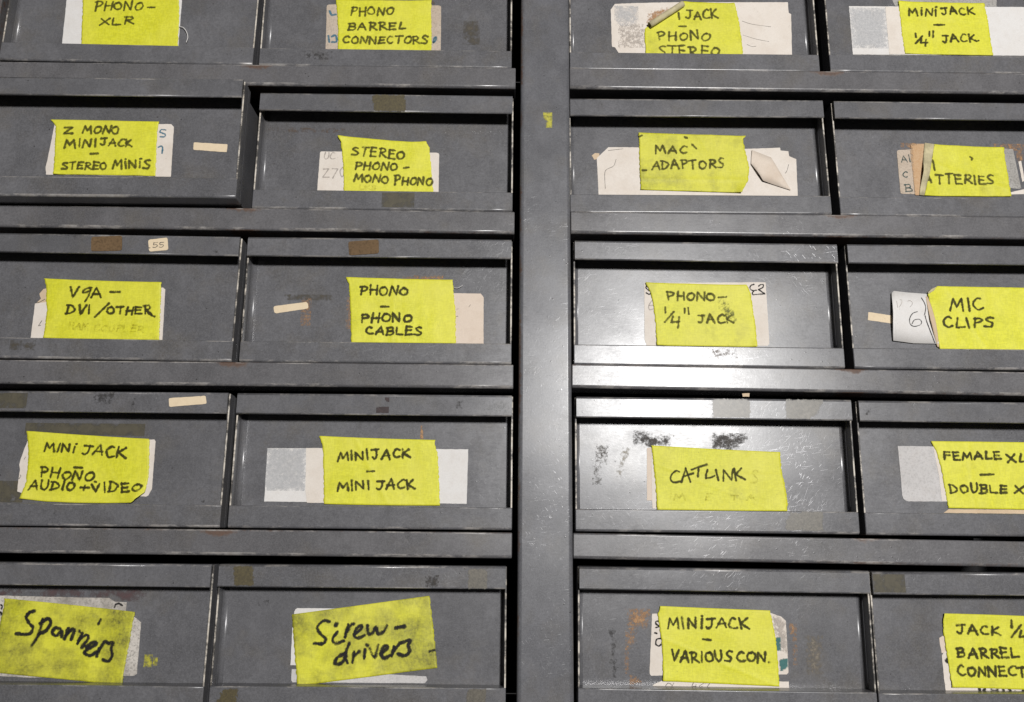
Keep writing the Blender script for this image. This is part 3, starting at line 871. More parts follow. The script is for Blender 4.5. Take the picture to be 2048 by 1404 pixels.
                     'poly': [(-62.1, 20.1), (-62.5, 50.2), (-52.7, 51.8), (-48.1, 64.4), (43.0, 65.9), (44.9, 64.2), (47.0, 20.4)],
                     'ink': 'pencil',
                     'width': 0.7,
                     'strokes': [[(-54.8, 35.4), (-56.8, 31.3), (-55.2, 31.6)], [(-54.8, 54.1), (-59.0, 51.4), (-62.1, 50.7)]]},
                    {'k': 'tape',
                     'mat': 'tape_fresh',
                     'L': [(-57.4, 72.0), (-54.8, 66.1), (-53.5, 52.9), (-51.4, 45.8), (-51.3, 32.8), (-51.1, 20.5)],
                     'R': [(41.2, 70.4), (42.4, 53.4), (44.5, 20.5)],
                     'label': 'yellow cloth tape reading VGA DVI OTHER',
                     'lines': [('VGA', -34.3, 56.6, -7.6, 56.6, 8.5), ('-', -0.7, 57.2, 7.6, 57.3, 8.0), ('DVI', -35.4, 41.6, -15.4, 41.2, 8.9),
                               ('/', -10.6, 39.2, -2.0, 39.3, 12.5), ('OTHER', -1.3, 41.9, 35.8, 42.1, 7.1)],
                     'strokes': [[(32.8, 43.7), (35.8, 41.6), (38.8, 40.5)]],
                     'faint_lines': [('HAM', -30.9, 28.5, -15.0, 28.2, 6.9), ('COUPLER', -10.4, 27.4, 30.6, 26.4, 5.9)]},
                    {'k': 'paper',
                     'on': 'lip',
                     'mat': 'sticker_brown',
                     'poly': [(-13.1, 103.2), (12.2, 104.8), (13.5, 91.7), (-11.8, 90.6)],
                     'round': 2,
                     'y': 0.6,
                     'name': 'brown_sticker'},
                    {'k': 'paper',
                     'on': 'lip',
                     'mat': 'sticker_cream',
                     'poly': [(34.1, 101.6), (50.0, 103.9), (51.6, 92.9), (35.8, 91.2)],
                     'round': 2,
                     'name': 'number_sticker',
                     'ink': 'pencil',
                     'width': 0.7,
                     'label': 'cream sticker pencilled 55',
                     'lines': [('55', 38.6, 94.4, 48.0, 95.5, 5.5)],
                     'strokes': [[(35.6, 94.7), (36.1, 94.2), (36.5, 94.7)]]},
                    {'k': 'patch', 'on': 'lip', 'mat': 'dark_smudge', 'poly': [(-32.6, 104.6), (-26.3, 104.5), (-26.6, 102.1), (-31.6, 101.7)], 'fade': 3},
                    {'k': 'patch', 'on': 'lip', 'mat': 'dark_smudge', 'poly': [(88.1, 93.3), (92.1, 93.4), (92.0, 91.3), (88.9, 91.2)], 'fade': 2},
                    {'k': 'patch', 'on': 'blip', 'mat': 'stain_brown', 'poly': [(-69.3, 14.9), (-49.3, 14.1), (-49.5, 7.3), (-67.3, 8.1)], 'fade': 7}]},
 'r3c2': {'x': (-248.3, -27.5),
          'z': -46.2,
          'pull': 0,
          'roll': 0,
          'lean': 0.003,
          'items': [{'k': 'paper',
                     'mat': 'paper_pink',
                     'poly': [(33.2, 63.9), (84.1, 64.0), (86.6, 60.8), (87.1, 20.7), (85.3, 19.3), (-20.4, 19.9)],
                     'round': 0,
                     'ink': 'pencil',
                     'width': 0.5,
                     'strokes': [[(63.8, 50.1), (65.6, 50.4)], [(63.9, 43.7), (65.3, 44.0)], [(74.2, 52.1), (75.6, 54.0)]]},
                    {'k': 'patch', 'mat': 'adhesive_orange', 'poly': [(17.8, 77.6), (34.0, 78.3), (51.9, 79.1), (52.9, 76.0), (32.8, 74.2), (17.9, 76.0)], 'fade': 2.5},
                    {'k': 'patch', 'mat': 'adhesive_orange', 'poly': [(-28.3, 59.3), (-24.7, 59.4), (-22.7, 32.7), (-26.4, 32.6)], 'fade': 4},
                    {'k': 'patch', 'mat': 'stain_brown', 'poly': [(-80.8, 60.7), (-37.1, 61.2), (-38.1, 57.3), (-77.5, 56.9)], 'fade': 5},
                    {'k': 'tape',
                     'mat': 'tape_fresh',
                     'L': [(-30.1, 77.0), (-27.4, 70.9), (-25.0, 50.4), (-22.8, 20.1)],
                     'R': [(60.1, 75.5), (61.2, 64.2), (63.2, 46.3), (64.1, 20.2)],
                     'label': 'yellow cloth tape reading PHONO PHONO CABLES',
                     'lines': [('PHONO', -17.4, 61.4, 22.6, 62.4, 8.0), ('-', 0.2, 48.4, 6.4, 48.2, 7.6), ('PHONO', -15.6, 37.8, 26.6, 38.5, 7.6),
                               ('CABLES', -10.9, 27.1, 34.9, 27.2, 7.3)],
                     'smudge': 1},
                    {'k': 'paper', 'mat': 'sticker_cream', 'poly': [(-89.7, 51.0), (-61.4, 55.1), (-60.0, 49.4), (-88.3, 44.6)], 'round': 2, 'name': 'cream_sticker'},
                    {'k': 'patch', 'mat': 'adhesive_orange', 'poly': [(-66.2, 57.0), (-59.3, 58.4), (-58.3, 34.8), (-63.8, 34.8)], 'fade': 9},
                    {'k': 'thread', 'path': [(61.5, 68.7), (64.6, 68.1), (67.4, 69.4), (68.9, 70.9)], 'mat': 'paper_white', 'r': 0.2},
                    {'k': 'paper',
                     'on': 'lip',
                     'mat': 'sticker_brown',
                     'poly': [(-26.2, 102.1), (-1.1, 104.4), (-0.2, 92.2), (-24.8, 90.2)],
                     'round': 2,
                     'y': 0.6,
                     'name': 'brown_sticker'}]},
 'r3c3': {'x': (23.3, 244.3),
          'z': -46.6,
          'pull': 0,
          'roll': -0.0035,
          'lean': 0.002,
          'items': [{'k': 'paper',
                     'mat': 'paper_cream',
                     'poly': [(-49.4, 75.0), (53.9, 77.2), (54.2, 47.9), (54.2, 23.5), (52.5, 21.7), (-48.4, 20.3), (-50.2, 25.8)],
                     'ink': 'black',
                     'width': 1.3,
                     'split': 2,
                     'strokes': [[(-45.9, 73.5), (-48.0, 71.1), (-45.5, 68.1)], [(-47.8, 66.3), (-45.6, 65.1), (-44.4, 65.7)],
                                 [(43.9, 75.1), (41.3, 74.2), (40.3, 71.7), (42.2, 69.7), (45.7, 70.0)], [(43.4, 69.4), (42.1, 67.5), (42.6, 66.0)],
                                 [(47.9, 73.7), (49.5, 74.9), (51.8, 74.9), (51.1, 72.5), (47.5, 70.6)], [(47.5, 70.6), (52.5, 67.1)], [(52.5, 66.9), (42.6, 66.0)],
                                 [(36.9, 73.5), (38.3, 72.2), (39.3, 69.3)]],
                     'faint': [[(-42.9, 60.0), (-45.9, 55.5), (-45.6, 51.7), (-42.7, 52.2)], [(-41.9, 55.5), (-45.9, 55.2)]]},
                    {'k': 'tape',
                     'mat': 'tape_worn',
                     'L': [(-48.7, 75.3), (-44.1, 66.0), (-42.2, 55.5), (-40.8, 40.7), (-40.1, 20.7)],
                     'R': [(37.1, 74.4), (40.2, 68.0), (41.8, 53.7), (43.2, 35.9), (43.7, 20.6)],
                     'label': 'yellow cloth tape reading PHONO 1/4 JACK',
                     'lift': [(43.1, 21.9, 1.2, 4)],
                     'lines': [('PHONO', -30.2, 59.9, 9.7, 60.0, 8.1), ('-', 13.5, 59.3, 20.1, 59.4, 7.5), ('¼', -34.0, 37.5, -19.3, 37.7, 16.1),
                               ('"', -15.6, 41.0, -11.3, 41.1, 11.9), ('JACK', -5.2, 40.3, 24.8, 40.4, 7.7)],
                     'smudge': 2},
                    {'k': 'patch', 'mat': 'green_smudge', 'poly': [(12.5, 60.8), (19.3, 60.9), (27.8, 47.6), (26.8, 41.6), (15.6, 47.4)], 'fade': 5, 'lift': 1.7},
                    {'k': 'patch', 'on': 'blip', 'mat': 'rust_stain', 'poly': [(-0.8, 15.0), (23.0, 15.3), (22.7, 8.9), (7.3, 6.5)], 'fade': 6}]},
 'r3c4': {'x': (251.8, 473),
          'z': -46.7,
          'pull': 0,
          'roll': 0.001,
          'lean': 0,
          'items': [{'k': 'paper', 'mat': 'sticker_cream', 'poly': [(-88.7, 52.0), (-67.8, 48.9), (-69.5, 42.1), (-89.9, 45.1)], 'y': 0.15, 'name': 'cream_sticker'},
                    {'k': 'flap',
                     'mat': 'paper_white',
                     'poly': [(-68.4, 68.3), (-66.4, 70.3), (-54.0, 69.0), (-38.2, 68.1), (-34.3, 47.8), (-32.3, 24.8), (-53.8, 24.9), (-70.9, 27.0), (-70.5, 43.0)],
                     'name': 'curled_paper_label',
                     'lift': [(-69.0, 47.5, 3.2, 16)],
                     'ink': 'black',
                     'width': 0.8,
                     'label': 'curled white paper label numbered 6',
                     'strokes': [[(-48.2, 52.2), (-52.5, 50.5), (-55.6, 46.0), (-55.7, 41.5), (-52.4, 39.3), (-46.9, 40.8), (-45.3, 43.3), (-47.0, 45.5), (-51.4, 44.9),
                                  (-53.9, 41.5)],
                                 [(-42.8, 49.4), (-41.6, 50.2)], [(-43.3, 64.4), (-41.2, 60.1), (-40.5, 55.6), (-41.8, 50.6)],
                                 [(-41.8, 48.9), (-40.7, 43.3), (-38.3, 34.4), (-36.0, 25.6)]],
                     'faint': [[(-65.4, 61.0), (-65.3, 55.4)], [(-62.2, 62.2), (-60.6, 62.0), (-61.5, 58.8), (-64.0, 55.4)],
                               [(-55.8, 61.1), (-53.5, 62.0), (-51.6, 59.5), (-54.1, 56.1)]]},
                    {'k': 'tape',
                     'mat': 'tape_fresh',
                     'L': [(-28.8, 74.9), (-38.1, 67.6), (-35.2, 54.6), (-33.4, 43.4), (-32.8, 32.3), (-32.6, 20.0)],
                     'R': [(71.5, 74.3), (68.5, 47.7), (64.9, 19.3)],
                     'label': 'yellow cloth tape reading MIC CLIPS',
                     'lift': [(-38.1, 67.6, 2.0, 6)],
                     'lines': [('MIC', -20.0, 54.5, 8.6, 54.1, 10.5), ('CLIPS', -26.7, 38.8, 14.8, 39.4, 9.1)]},
                    {'k': 'flap',
                     'mat': 'tape_back',
                     'poly': [(-38.2, 69.0), (-34.5, 72.1), (-28.4, 75.0), (-32.5, 70.8), (-38.0, 67.4)],
                     'name': 'folded_tape_back',
                     'lift': [(-36.3, 70.4, 2.4, 5)]},
                    {'k': 'flap',
                     'mat': 'paper_tan',
                     'poly': [(-39.5, 65.8), (-37.7, 65.8), (-35.6, 55.7), (-34.2, 43.4), (-33.0, 33.4), (-32.2, 21.5), (-34.1, 22.3), (-36.3, 33.3), (-38.4, 44.5)],
                     'name': 'torn_paper_edge',
                     'lift': [(-38.0, 43.3, 2.2, 12)]}]},
 'r4c1': {'x': (-474, -252.8),
          'z': -177.8,
          'pull': 0,
          'roll': 0,
          'lean': -0.002,
          'items': [{'k': 'paper',
                     'mat': 'paper_cream',
                     'poly': [(-54.7, 67.5), (-56.5, 61.0), (-58.1, 53.8), (-58.7, 48.7), (-57.6, 44.6), (-57.8, 38.5), (-57.6, 27.5), (-52.8, 25.9), (45.2, 24.3),
                              (47.0, 25.2), (49.3, 30.2), (49.2, 37.4), (48.4, 68.2), (47.3, 69.9)],
                     'round': 0,
                     'ink': 'pencil',
                     'width': 0.5,
                     'strokes': [[(-55.4, 52.8), (-54.6, 54.9)], [(-57.4, 37.4), (-56.2, 39.5), (-56.8, 40.5)]]},
                    {'k': 'patch', 'mat': 'stain_olive', 'poly': [(-57.7, 82.0), (38.3, 82.2), (38.1, 73.8), (25.8, 73.2), (-54.3, 75.6)], 'fade': 5},
                    {'k': 'patch', 'mat': 'stain_olive', 'poly': [(-75.4, 34.2), (-59.2, 35.4), (-52.9, 19.3), (-73.2, 19.1)], 'fade': 9},
                    {'k': 'tape',
                     'mat': 'tape_fresh',
                     'L': [(-55.8, 75.8), (-51.9, 54.9), (-51.3, 34.4), (-53.8, 21.8)],
                     'R': [(43.7, 70.2), (45.9, 41.4), (44.4, 27.2), (35.1, 19.2)],
                     'B': [(-53.8, 21.8), (-34.7, 19.9), (-9.2, 19.1), (11.2, 19.0), (35.1, 19.2)],
                     'label': 'bright yellow cloth tape reading MINIJACK PHONO AUDIO VIDEO',
                     'lift': [(39.5, 21.1, 3.0, 9), (-53.7, 21.3, 1.2, 8)],
                     'lines': [('MINi', -40.0, 59.9, -15.8, 58.5, 7.6), ('JACK', -9.6, 57.3, 25.7, 54.3, 8.8), ('-', -14.4, 43.7, -7.8, 43.4, 7.3),
                               ('PHONO.', -40.8, 39.4, 4.4, 35.7, 7.9), ('AUDIO', -48.4, 29.4, -11.8, 28.3, 7.4), ('+', -7.5, 28.5, -1.3, 28.4, 5.3),
                               ('VIDEO', 2.3, 27.2, 41.0, 28.3, 7.6)]},
                    {'k': 'paper',
                     'on': 'lip',
                     'mat': 'sticker_cream',
                     'poly': [(62.9, 100.8), (92.2, 103.1), (93.5, 96.6), (64.0, 93.8)],
                     'round': 1.4,
                     'name': 'cream_sticker'},
                    {'k': 'patch', 'on': 'lip', 'mat': 'dark_smudge', 'poly': [(3.4, 104.8), (19.6, 104.9), (17.1, 95.9), (5.8, 96.8)], 'fade': 5},
                    {'k': 'patch', 'on': 'lip', 'mat': 'dark_smudge', 'poly': [(34.0, 94.0), (35.4, 100.7), (36.4, 100.7), (35.6, 93.3)], 'fade': 1.5},
                    {'k': 'patch', 'on': 'lip', 'mat': 'stain_olive', 'poly': [(-71.2, 102.8), (-50.9, 103.5), (-49.6, 93.7), (-69.7, 92.0)], 'fade': 8},
                    {'k': 'patch', 'mat': 'dark_smudge', 'poly': [(89.3, 22.0), (92.4, 22.0), (92.6, 19.3), (89.6, 19.5)], 'fade': 2}]},
 'r4c2': {'x': (-246.9, -26),
          'z': -177.9,
          'pull': 0,
          'roll': 0,
          'lean': 0,
          'items': [{'k': 'paper', 'mat': 'paper_white', 'poly': [(-87.7, 63.8), (74.6, 64.3), (74.2, 20.8), (-87.3, 21.2)], 'cut': 0},
                    {'k': 'patch', 'mat': 'pencil_shade', 'poly': [(-87.3, 63.2), (-56.7, 63.1), (-55.9, 30.4), (-86.7, 30.2)], 'fade': 3, 'lift': 0.65},
                    {'k': 'paper',
                     'mat': 'paper_cream',
                     'poly': [(-56.5, 64.2), (-41.8, 64.2), (-39.1, 20.5), (-53.2, 20.6), (-54.9, 29.6)],
                     'y': 0.7,
                     'name': 'cream_paper_strip'},
                    {'k': 'patch', 'mat': 'adhesive_orange', 'poly': [(35.5, 83.4), (37.0, 83.4), (38.3, 72.1), (35.4, 72.3)], 'fade': 1},
                    {'k': 'tape',
                     'mat': 'tape_fresh',
                     'L': [(-46.3, 74.0), (-43.1, 65.4), (-40.9, 39.9), (-39.5, 19.6)],
                     'R': [(48.0, 71.6), (47.5, 67.3), (49.9, 61.4), (51.6, 40.7), (53.0, 19.2)],
                     'label': 'yellow cloth tape reading MINIJACK MINIJACK',
                     'lines': [('MINI', -30.5, 53.6, -5.3, 55.0, 8.0), ('JACK', -2.5, 55.8, 27.6, 56.8, 8.0), ('-', -6.3, 42.4, -0.4, 42.2, 7.3),
                               ('MINI', -29.6, 29.8, -3.4, 31.4, 7.9), ('JACK', 1.5, 31.6, 32.5, 32.1, 8.0)]},
                    {'k': 'thread', 'path': [(-48.7, 67.2), (-46.4, 68.9), (-45.6, 70.3)], 'mat': 'ink_black', 'r': 0.3},
                    {'k': 'patch', 'on': 'lip', 'mat': 'dark_chip', 'poly': [(1.9, 92.8), (4.8, 94.6), (10.8, 95.3), (11.2, 91.0), (3.8, 91.6)], 'fade': 1.5},
                    {'k': 'patch', 'on': 'lip', 'mat': 'dark_chip', 'poly': [(8.4, 102.6), (10.8, 102.9), (11.4, 100.4), (9.9, 99.9)], 'fade': 1},
                    {'k': 'patch', 'on': 'lip', 'mat': 'scuff_pale', 'poly': [(86.7, 104.0), (109.7, 104.2), (109.8, 89.5), (85.7, 89.3)], 'fade': 6},
                    {'k': 'patch', 'on': 'lip', 'mat': 'dark_smudge', 'poly': [(65.0, 100.7), (69.8, 100.7), (69.9, 95.2), (65.1, 95.2)], 'fade': 4}]},
 'r4c3': {'x': (23.5, 245.5),
          'z': -178.7,
          'pull': 0,
          'roll': -0.0025,
          'lean': 0.009,
          'items': [{'k': 'patch',
                     'mat': 'black_smear',
                     'poly': [(-60.7, 80.3), (-57.3, 80.9), (-52.4, 77.7), (-32.4, 75.0), (-33.2, 69.7), (-48.3, 68.1), (-62.5, 72.5)],
                     'fade': 3.5},
                    {'k': 'patch', 'mat': 'black_smear', 'poly': [(2.5, 78.3), (9.5, 79.8), (30.9, 77.9), (24.8, 69.2), (16.0, 66.3), (2.0, 67.3)], 'fade': 3.5},
                    {'k': 'patch', 'mat': 'speckle_brown', 'poly': [(-93.4, 69.3), (-81.2, 69.4), (-85.0, 53.7), (-92.8, 53.7)], 'fade': 5},
                    {'k': 'patch', 'mat': 'speckle_brown', 'poly': [(-95.7, 53.6), (-90.0, 53.7), (-88.8, 36.8), (-95.8, 36.7)], 'fade': 5},
                    {'k': 'patch', 'mat': 'scuff_cream', 'poly': [(-71.2, 66.7), (-64.1, 67.5), (-73.1, 44.0), (-76.6, 43.3)], 'fade': 3},
                    {'k': 'paper', 'mat': 'paper_pink', 'poly': [(-51.5, 67.2), (-34.0, 68.8), (-35.3, 24.8), (-52.5, 25.2)], 'y': 0.25},
                    {'k': 'paper', 'mat': 'paper_cream', 'poly': [(-48.0, 67.7), (-34.0, 67.8), (-35.5, 18.6), (-48.1, 18.9), (-48.3, 24.7)], 'y': 0.45},
                    {'k': 'tape',
                     'mat': 'tape_worn',
                     'L': [(-48.0, 69.2), (-46.5, 54.9), (-45.3, 38.7), (-44.6, 17.9)],
                     'R': [(56.3, 65.0), (56.9, 49.8), (58.8, 39.8), (60.2, 26.2), (59.2, 17.9)],
                     'label': 'yellow cloth tape reading CATLINK',
                     'lift': [(54.9, 21.2, 1.0, 8)],
                     'lines': [('C', -34.4, 39.7, -25.8, 40.1, 9.7), ('INK', 3.9, 41.1, 26.9, 42.8, 10.0)],
                     'strokes': [[(-24.5, 39.8), (-20.7, 51.1)], [(-20.7, 51.1), (-17.2, 40.2)], [(-22.8, 44.5), (-14.8, 47.1)],
                                 [(-16.0, 49.9), (-9.9, 52.2), (-3.4, 54.3)], [(-10.2, 51.3), (-11.1, 44.5)], [(-3.0, 50.1), (-4.3, 46.3), (-4.5, 43.4)],
                                 [(-4.5, 43.4), (-1.0, 43.8), (2.5, 45.3)]],
                     'faint_lines': [('S', 31.7, 40.2, 37.0, 40.2, 10.3), ('IM', -35.0, 26.1, -21.5, 26.2, 5.5), ('E', -6.4, 26.1, -0.8, 26.1, 5.9),
                                     ('T A', 14.3, 26.3, 34.4, 26.2, 4.3)],
                     'width': 2.0},
                    {'k': 'patch',
                     'on': 'lip',
                     'mat': 'residue_grey',
                     'poly': [(-1.2, 104.7), (28.8, 105.3), (27.8, 90.3), (-1.5, 90.5)],
                     'fade': 0.6,
                     'label': 'grey brown square of old tape glue'},
                    {'k': 'patch',
                     'on': 'lip',
                     'mat': 'residue_grey',
                     'poly': [(58.5, 105.4), (87.3, 104.9), (81.5, 94.6), (75.6, 90.0), (57.3, 90.6)],
                     'fade': 0.8,
                     'label': 'pale torn square of old tape glue'},
                    {'k': 'patch',
                     'on': 'blip',
                     'mat': 'residue_grey',
                     'poly': [(58.1, 16.0), (82.8, 17.1), (81.5, 3.0), (53.2, 3.2), (54.3, 10.3)],
                     'fade': 1.2,
                     'label': 'pale torn square of old tape glue'},
                    {'k': 'paper',
                     'on': 'lip',
                     'mat': 'paper_tan',
                     'poly': [(22.8, 109.8), (28.8, 110.2), (28.4, 107.3), (23.3, 107.3)],
                     'y': 0.1,
                     'name': 'torn_paper_scrap'}]},
 'r4c4': {'x': (250.3, 472),
          'z': -179.5,
          'pull': 0,
          'roll': -0.002,
          'lean': 0,
          'items': [{'k': 'paper',
                     'mat': 'paper_grey',
                     'poly': [(-73.2, 71.6), (-27.8, 71.6), (-32.3, 27.4), (-68.6, 27.2), (-70.6, 27.8), (-72.5, 29.3), (-73.3, 32.4), (-73.1, 39.0), (-73.0, 52.4)]},
                    {'k': 'paper',
                     'mat': 'paper_cream',
                     'poly': [(-44.5, 71.8), (-27.8, 71.6), (-32.3, 27.4), (-41.6, 27.7), (-41.8, 46.5)],
                     'y': 0.5,
                     'name': 'cream_paper_strip'},
                    {'k': 'paper', 'mat': 'paper_tan', 'poly': [(-41.0, 18.4), (-36.6, 21.3), (43.6, 21.7), (43.2, 18.3)], 'y': 0.2, 'name': 'cream_paper_strip'},
                    {'k': 'tape',
                     'mat': 'tape_fresh',
                     'L': [(-46.2, 75.8), (-42.3, 67.8), (-39.7, 54.8), (-38.2, 36.3), (-37.0, 22.1)],
                     'R': [(56.8, 75.5), (56.1, 53.8), (53.9, 21.0)],
                     'label': 'yellow cloth tape reading FEMALE XLR DOUBLE XLR',
                     'lines': [('FEMALE', -37.0, 60.9, 9.5, 61.8, 6.6), ('XLR', 15.0, 59.6, 40.1, 59.8, 7.1), ('-', -7.5, 45.9, 2.8, 46.4, 7.0),
                               ('DOUBLE', -34.5, 34.3, 11.2, 34.8, 7.2), ('XLR', 17.8, 34.5, 43.2, 34.7, 7.5)]},
                    {'k': 'patch', 'on': 'lip', 'mat': 'dark_smudge', 'poly': [(-106.2, 95.2), (-100.0, 99.1), (-99.3, 98.4), (-105.0, 93.9)], 'fade': 1.2},
                    {'k': 'patch', 'on': 'lip', 'mat': 'scuff_pale', 'poly': [(-57.5, 90.3), (-54.3, 97.0), (-53.5, 96.8), (-56.5, 90.0)], 'fade': 1}]},
 'r5c1': {'x': (-476, -255),
          'z': -310.7,
          'pull': 0,
          'roll': -0.004,
          'lean': 0,
          'items': [{'k': 'paper',
                     'mat': 'paper_soiled',
                     'poly': [(-74.3, 80.5), (-54.5, 80.0), (-17.1, 79.5), (26.3, 79.2), (31.0, 76.5), (40.4, 76.1), (40.3, 68.6), (49.6, 64.0), (53.0, 61.2),
                              (53.4, 50.9), (53.8, 23.6), (52.2, 22.4), (44.5, 22.1), (-27.7, 20.1), (-65.5, 21.7)],
                     'ink': 'black',
                     'width': 1.6,
                     'strokes': [[(-56.7, 73.1), (-55.4, 72.2), (-55.6, 70.3)], [(-56.2, 67.5), (-55.1, 66.7), (-55.4, 65.6)],
                                 [(31.5, 72.3), (32.0, 74.3), (34.6, 75.1), (37.2, 73.7)]]},
                    {'k': 'tape',
                     'mat': 'tape_filthy',
                     'L': [(-54.2, 78.1), (-53.8, 71.3), (-54.7, 61.9), (-56.1, 49.7), (-57.2, 23.8)],
                     'R': [(48.3, 69.1), (46.9, 62.1), (45.8, 45.2), (44.5, 30.4), (44.0, 15.6)],
                     'B': [(-57.2, 23.8), (-30.8, 21.5), (-1.5, 19.1), (44.0, 15.6)],
                     'label': 'grimy yellow cloth tape reading Spanners',
                     'width': 2.9,
                     'strokes': [[(-29.6, 68.9), (-33.4, 67.6), (-35.2, 64.0), (-32.5, 60.0), (-29.3, 56.5), (-30.9, 52.3), (-36.4, 51.6), (-41.3, 52.2)],
                                 [(-22.2, 62.7), (-24.0, 51.9), (-28.2, 43.5)], [(-24.1, 59.9), (-18.4, 63.4), (-15.8, 60.4), (-18.3, 55.0), (-23.5, 52.1)],
                                 [(-8.0, 56.0), (-11.9, 56.5), (-13.6, 52.9), (-10.2, 50.9), (-7.0, 54.7), (-6.1, 50.4)], [(-1.9, 56.4), (-3.8, 48.8)],
                                 [(-3.2, 51.0), (0.9, 55.7), (2.8, 54.3), (1.4, 48.3)], [(9.3, 52.7), (6.6, 45.3)],
                                 [(7.1, 47.6), (12.1, 51.6), (14.3, 49.5), (10.5, 42.8)],
                                 [(13.9, 43.2), (18.8, 46.8), (20.5, 44.8), (15.1, 41.4), (12.7, 38.8), (17.1, 36.7), (21.4, 39.0)], [(23.7, 42.2), (22.3, 36.4)],
                                 [(22.9, 39.4), (27.1, 46.9), (30.4, 45.5)], [(28.8, 45.8), (33.2, 46.5), (32.7, 42.1), (33.9, 36.7), (31.6, 32.8), (26.9, 33.9)],
                                 [(22.3, 63.2), (20.7, 59.9)], [(6.9, 54.6), (7.7, 53.9)]]},
                    {'k': 'patch', 'mat': 'yellow_dab', 'poly': [(58.6, 36.6), (63.6, 37.5), (64.2, 29.0), (59.4, 28.9)], 'fade': 5},
                    {'k': 'patch', 'mat': 'yellow_dab', 'poly': [(65.5, 33.4), (68.3, 35.3), (68.2, 31.1), (66.1, 30.2)], 'fade': 9},
                    {'k': 'patch', 'mat': 'red_dab', 'poly': [(-63.0, 84.0), (49.3, 85.3), (54.7, 81.1), (40.3, 77.1), (30.1, 80.8), (-62.6, 81.1)], 'fade': 5}]},
 'r5c2': {'x': (-250.6, -29.7),
          'z': -310.7,
          'pull': 0,
          'roll': 0,
          'lean': -0.003,
          'items': [{'k': 'paper',
                     'mat': 'paper_white',
                     'poly': [(-53.6, 71.9), (-52.1, 72.6), (35.0, 72.3), (36.4, 31.4), (-54.7, 30.6), (-55.1, 56.1), (-54.4, 69.9)],
                     'y': 0.2,
                     'round': 0},
                    {'k': 'paper',
                     'mat': 'paper_grey',
                     'poly': [(-53.6, 27.8), (49.3, 23.2), (50.6, 20.6), (48.7, 18.3), (-52.3, 18.3), (-53.5, 19.7)],
                     'y': 0.3,
                     'round': 0},
                    {'k': 'tape',
                     'mat': 'tape_filthy',
                     'L': [(-55.8, 68.0), (-53.6, 51.4), (-51.2, 33.7), (-48.3, 15.7)],
                     'R': [(50.3, 82.7), (53.5, 61.7), (55.8, 46.2), (57.8, 29.5)],
                     'label': 'grimy yellow cloth tape reading Screwdrivers',
                     'width': 2.9,
                     'strokes': [[(-26.4, 62.9), (-31.1, 63.4), (-35.6, 58.6), (-32.8, 53.7), (-28.7, 50.1), (-30.6, 46.6), (-37.4, 46.7)],
                                 [(-20.8, 61.1), (-21.4, 60.2)], [(-19.9, 55.4), (-23.3, 50.2), (-21.0, 46.9), (-14.9, 48.7)], [(-11.8, 60.9), (-13.8, 51.4)],
                                 [(-13.0, 55.0), (-9.8, 60.2), (-7.7, 61.2)],
                                 [(-6.1, 54.1), (-1.2, 58.3), (-1.8, 60.3), (-5.6, 57.4), (-6.7, 52.6), (-3.5, 50.9), (1.0, 52.9)],
                                 [(3.0, 60.1), (4.0, 54.1), (7.4, 54.9), (9.7, 59.0), (11.4, 54.2), (15.6, 55.7), (18.2, 60.2)], [(24.9, 58.5), (31.4, 59.7)],
                                 [(-13.2, 39.8), (-18.9, 36.5), (-20.5, 32.1), (-15.6, 32.5), (-12.4, 37.7)], [(-10.4, 46.9), (-13.1, 38.1), (-10.9, 32.6)],
                                 [(-6.3, 41.1), (-7.2, 33.1)], [(-6.5, 37.3), (-2.4, 41.1)], [(2.0, 42.3), (1.6, 35.8)], [(3.1, 46.1), (3.9, 45.6)],
                                 [(5.6, 43.7), (9.5, 36.7), (12.0, 45.9)], [(14.0, 39.8), (19.3, 43.6), (17.3, 45.4), (14.4, 41.0), (16.4, 36.3), (22.3, 38.7)],
                                 [(24.1, 44.8), (22.8, 38.0)], [(23.4, 41.0), (28.6, 47.4)],
                                 [(29.9, 47.7), (36.0, 49.6), (35.1, 45.8), (36.3, 41.4), (32.7, 38.3), (27.7, 39.4)], [(51.6, 41.5), (55.4, 42.4)]]},
                    {'k': 'patch',
                     'on': 'lip',
                     'mat': 'residue_olive',
                     'poly': [(-98.5, 104.4), (-84.5, 104.1), (-82.2, 90.3), (-96.4, 90.4)],
                     'fade': 0.8,
                     'label': 'dark olive square of old tape glue'},
                    {'k': 'patch',
                     'on': 'lip',
                     'mat': 'residue_grey',
                     'poly': [(81.8, 103.7), (95.3, 103.0), (95.3, 89.2), (81.0, 89.8)],
                     'fade': 0.8,
                     'label': 'grey brown square of old tape glue'},
                    {'k': 'patch', 'on': 'blip', 'mat': 'residue_olive', 'poly': [(-99.4, 14.8), (-89.2, 15.6), (-90.9, 5.9), (-104.7, 5.8)], 'fade': 1.4},
                    {'k': 'patch', 'on': 'blip', 'mat': 'residue_grey', 'poly': [(82.3, 16.6), (95.6, 16.1), (95.2, 7.1), (81.4, 7.0)], 'fade': 0.8},
                    {'k': 'patch', 'on': 'lip', 'mat': 'black_smear', 'poly': [(48.5, 96.2), (58.2, 98.7), (58.4, 93.3), (53.5, 90.3), (48.6, 91.5)], 'fade': 5},
                    {'k': 'patch', 'mat': 'dark_smudge', 'poly': [(-83.0, 76.9), (-75.0, 78.1), (-75.4, 74.9), (-82.2, 74.5)], 'fade': 4}]},
 'r5c3': {'x': (24.3, 248.4),
          'z': -311.2,
          'pull': 0,
          'roll': -0.007,
          'lean': 0.008,
          'items': [{'k': 'patch',
                     'mat': 'adhesive_orange',
                     'poly': [(-70.4, 73.8), (-54.5, 73.6), (-56.1, 66.2), (-59.7, 61.0), (-66.7, 60.6), (-68.3, 49.9), (-72.6, 43.5), (-74.0, 44.5), (-70.9, 60.6)],
                     'fade': 5},
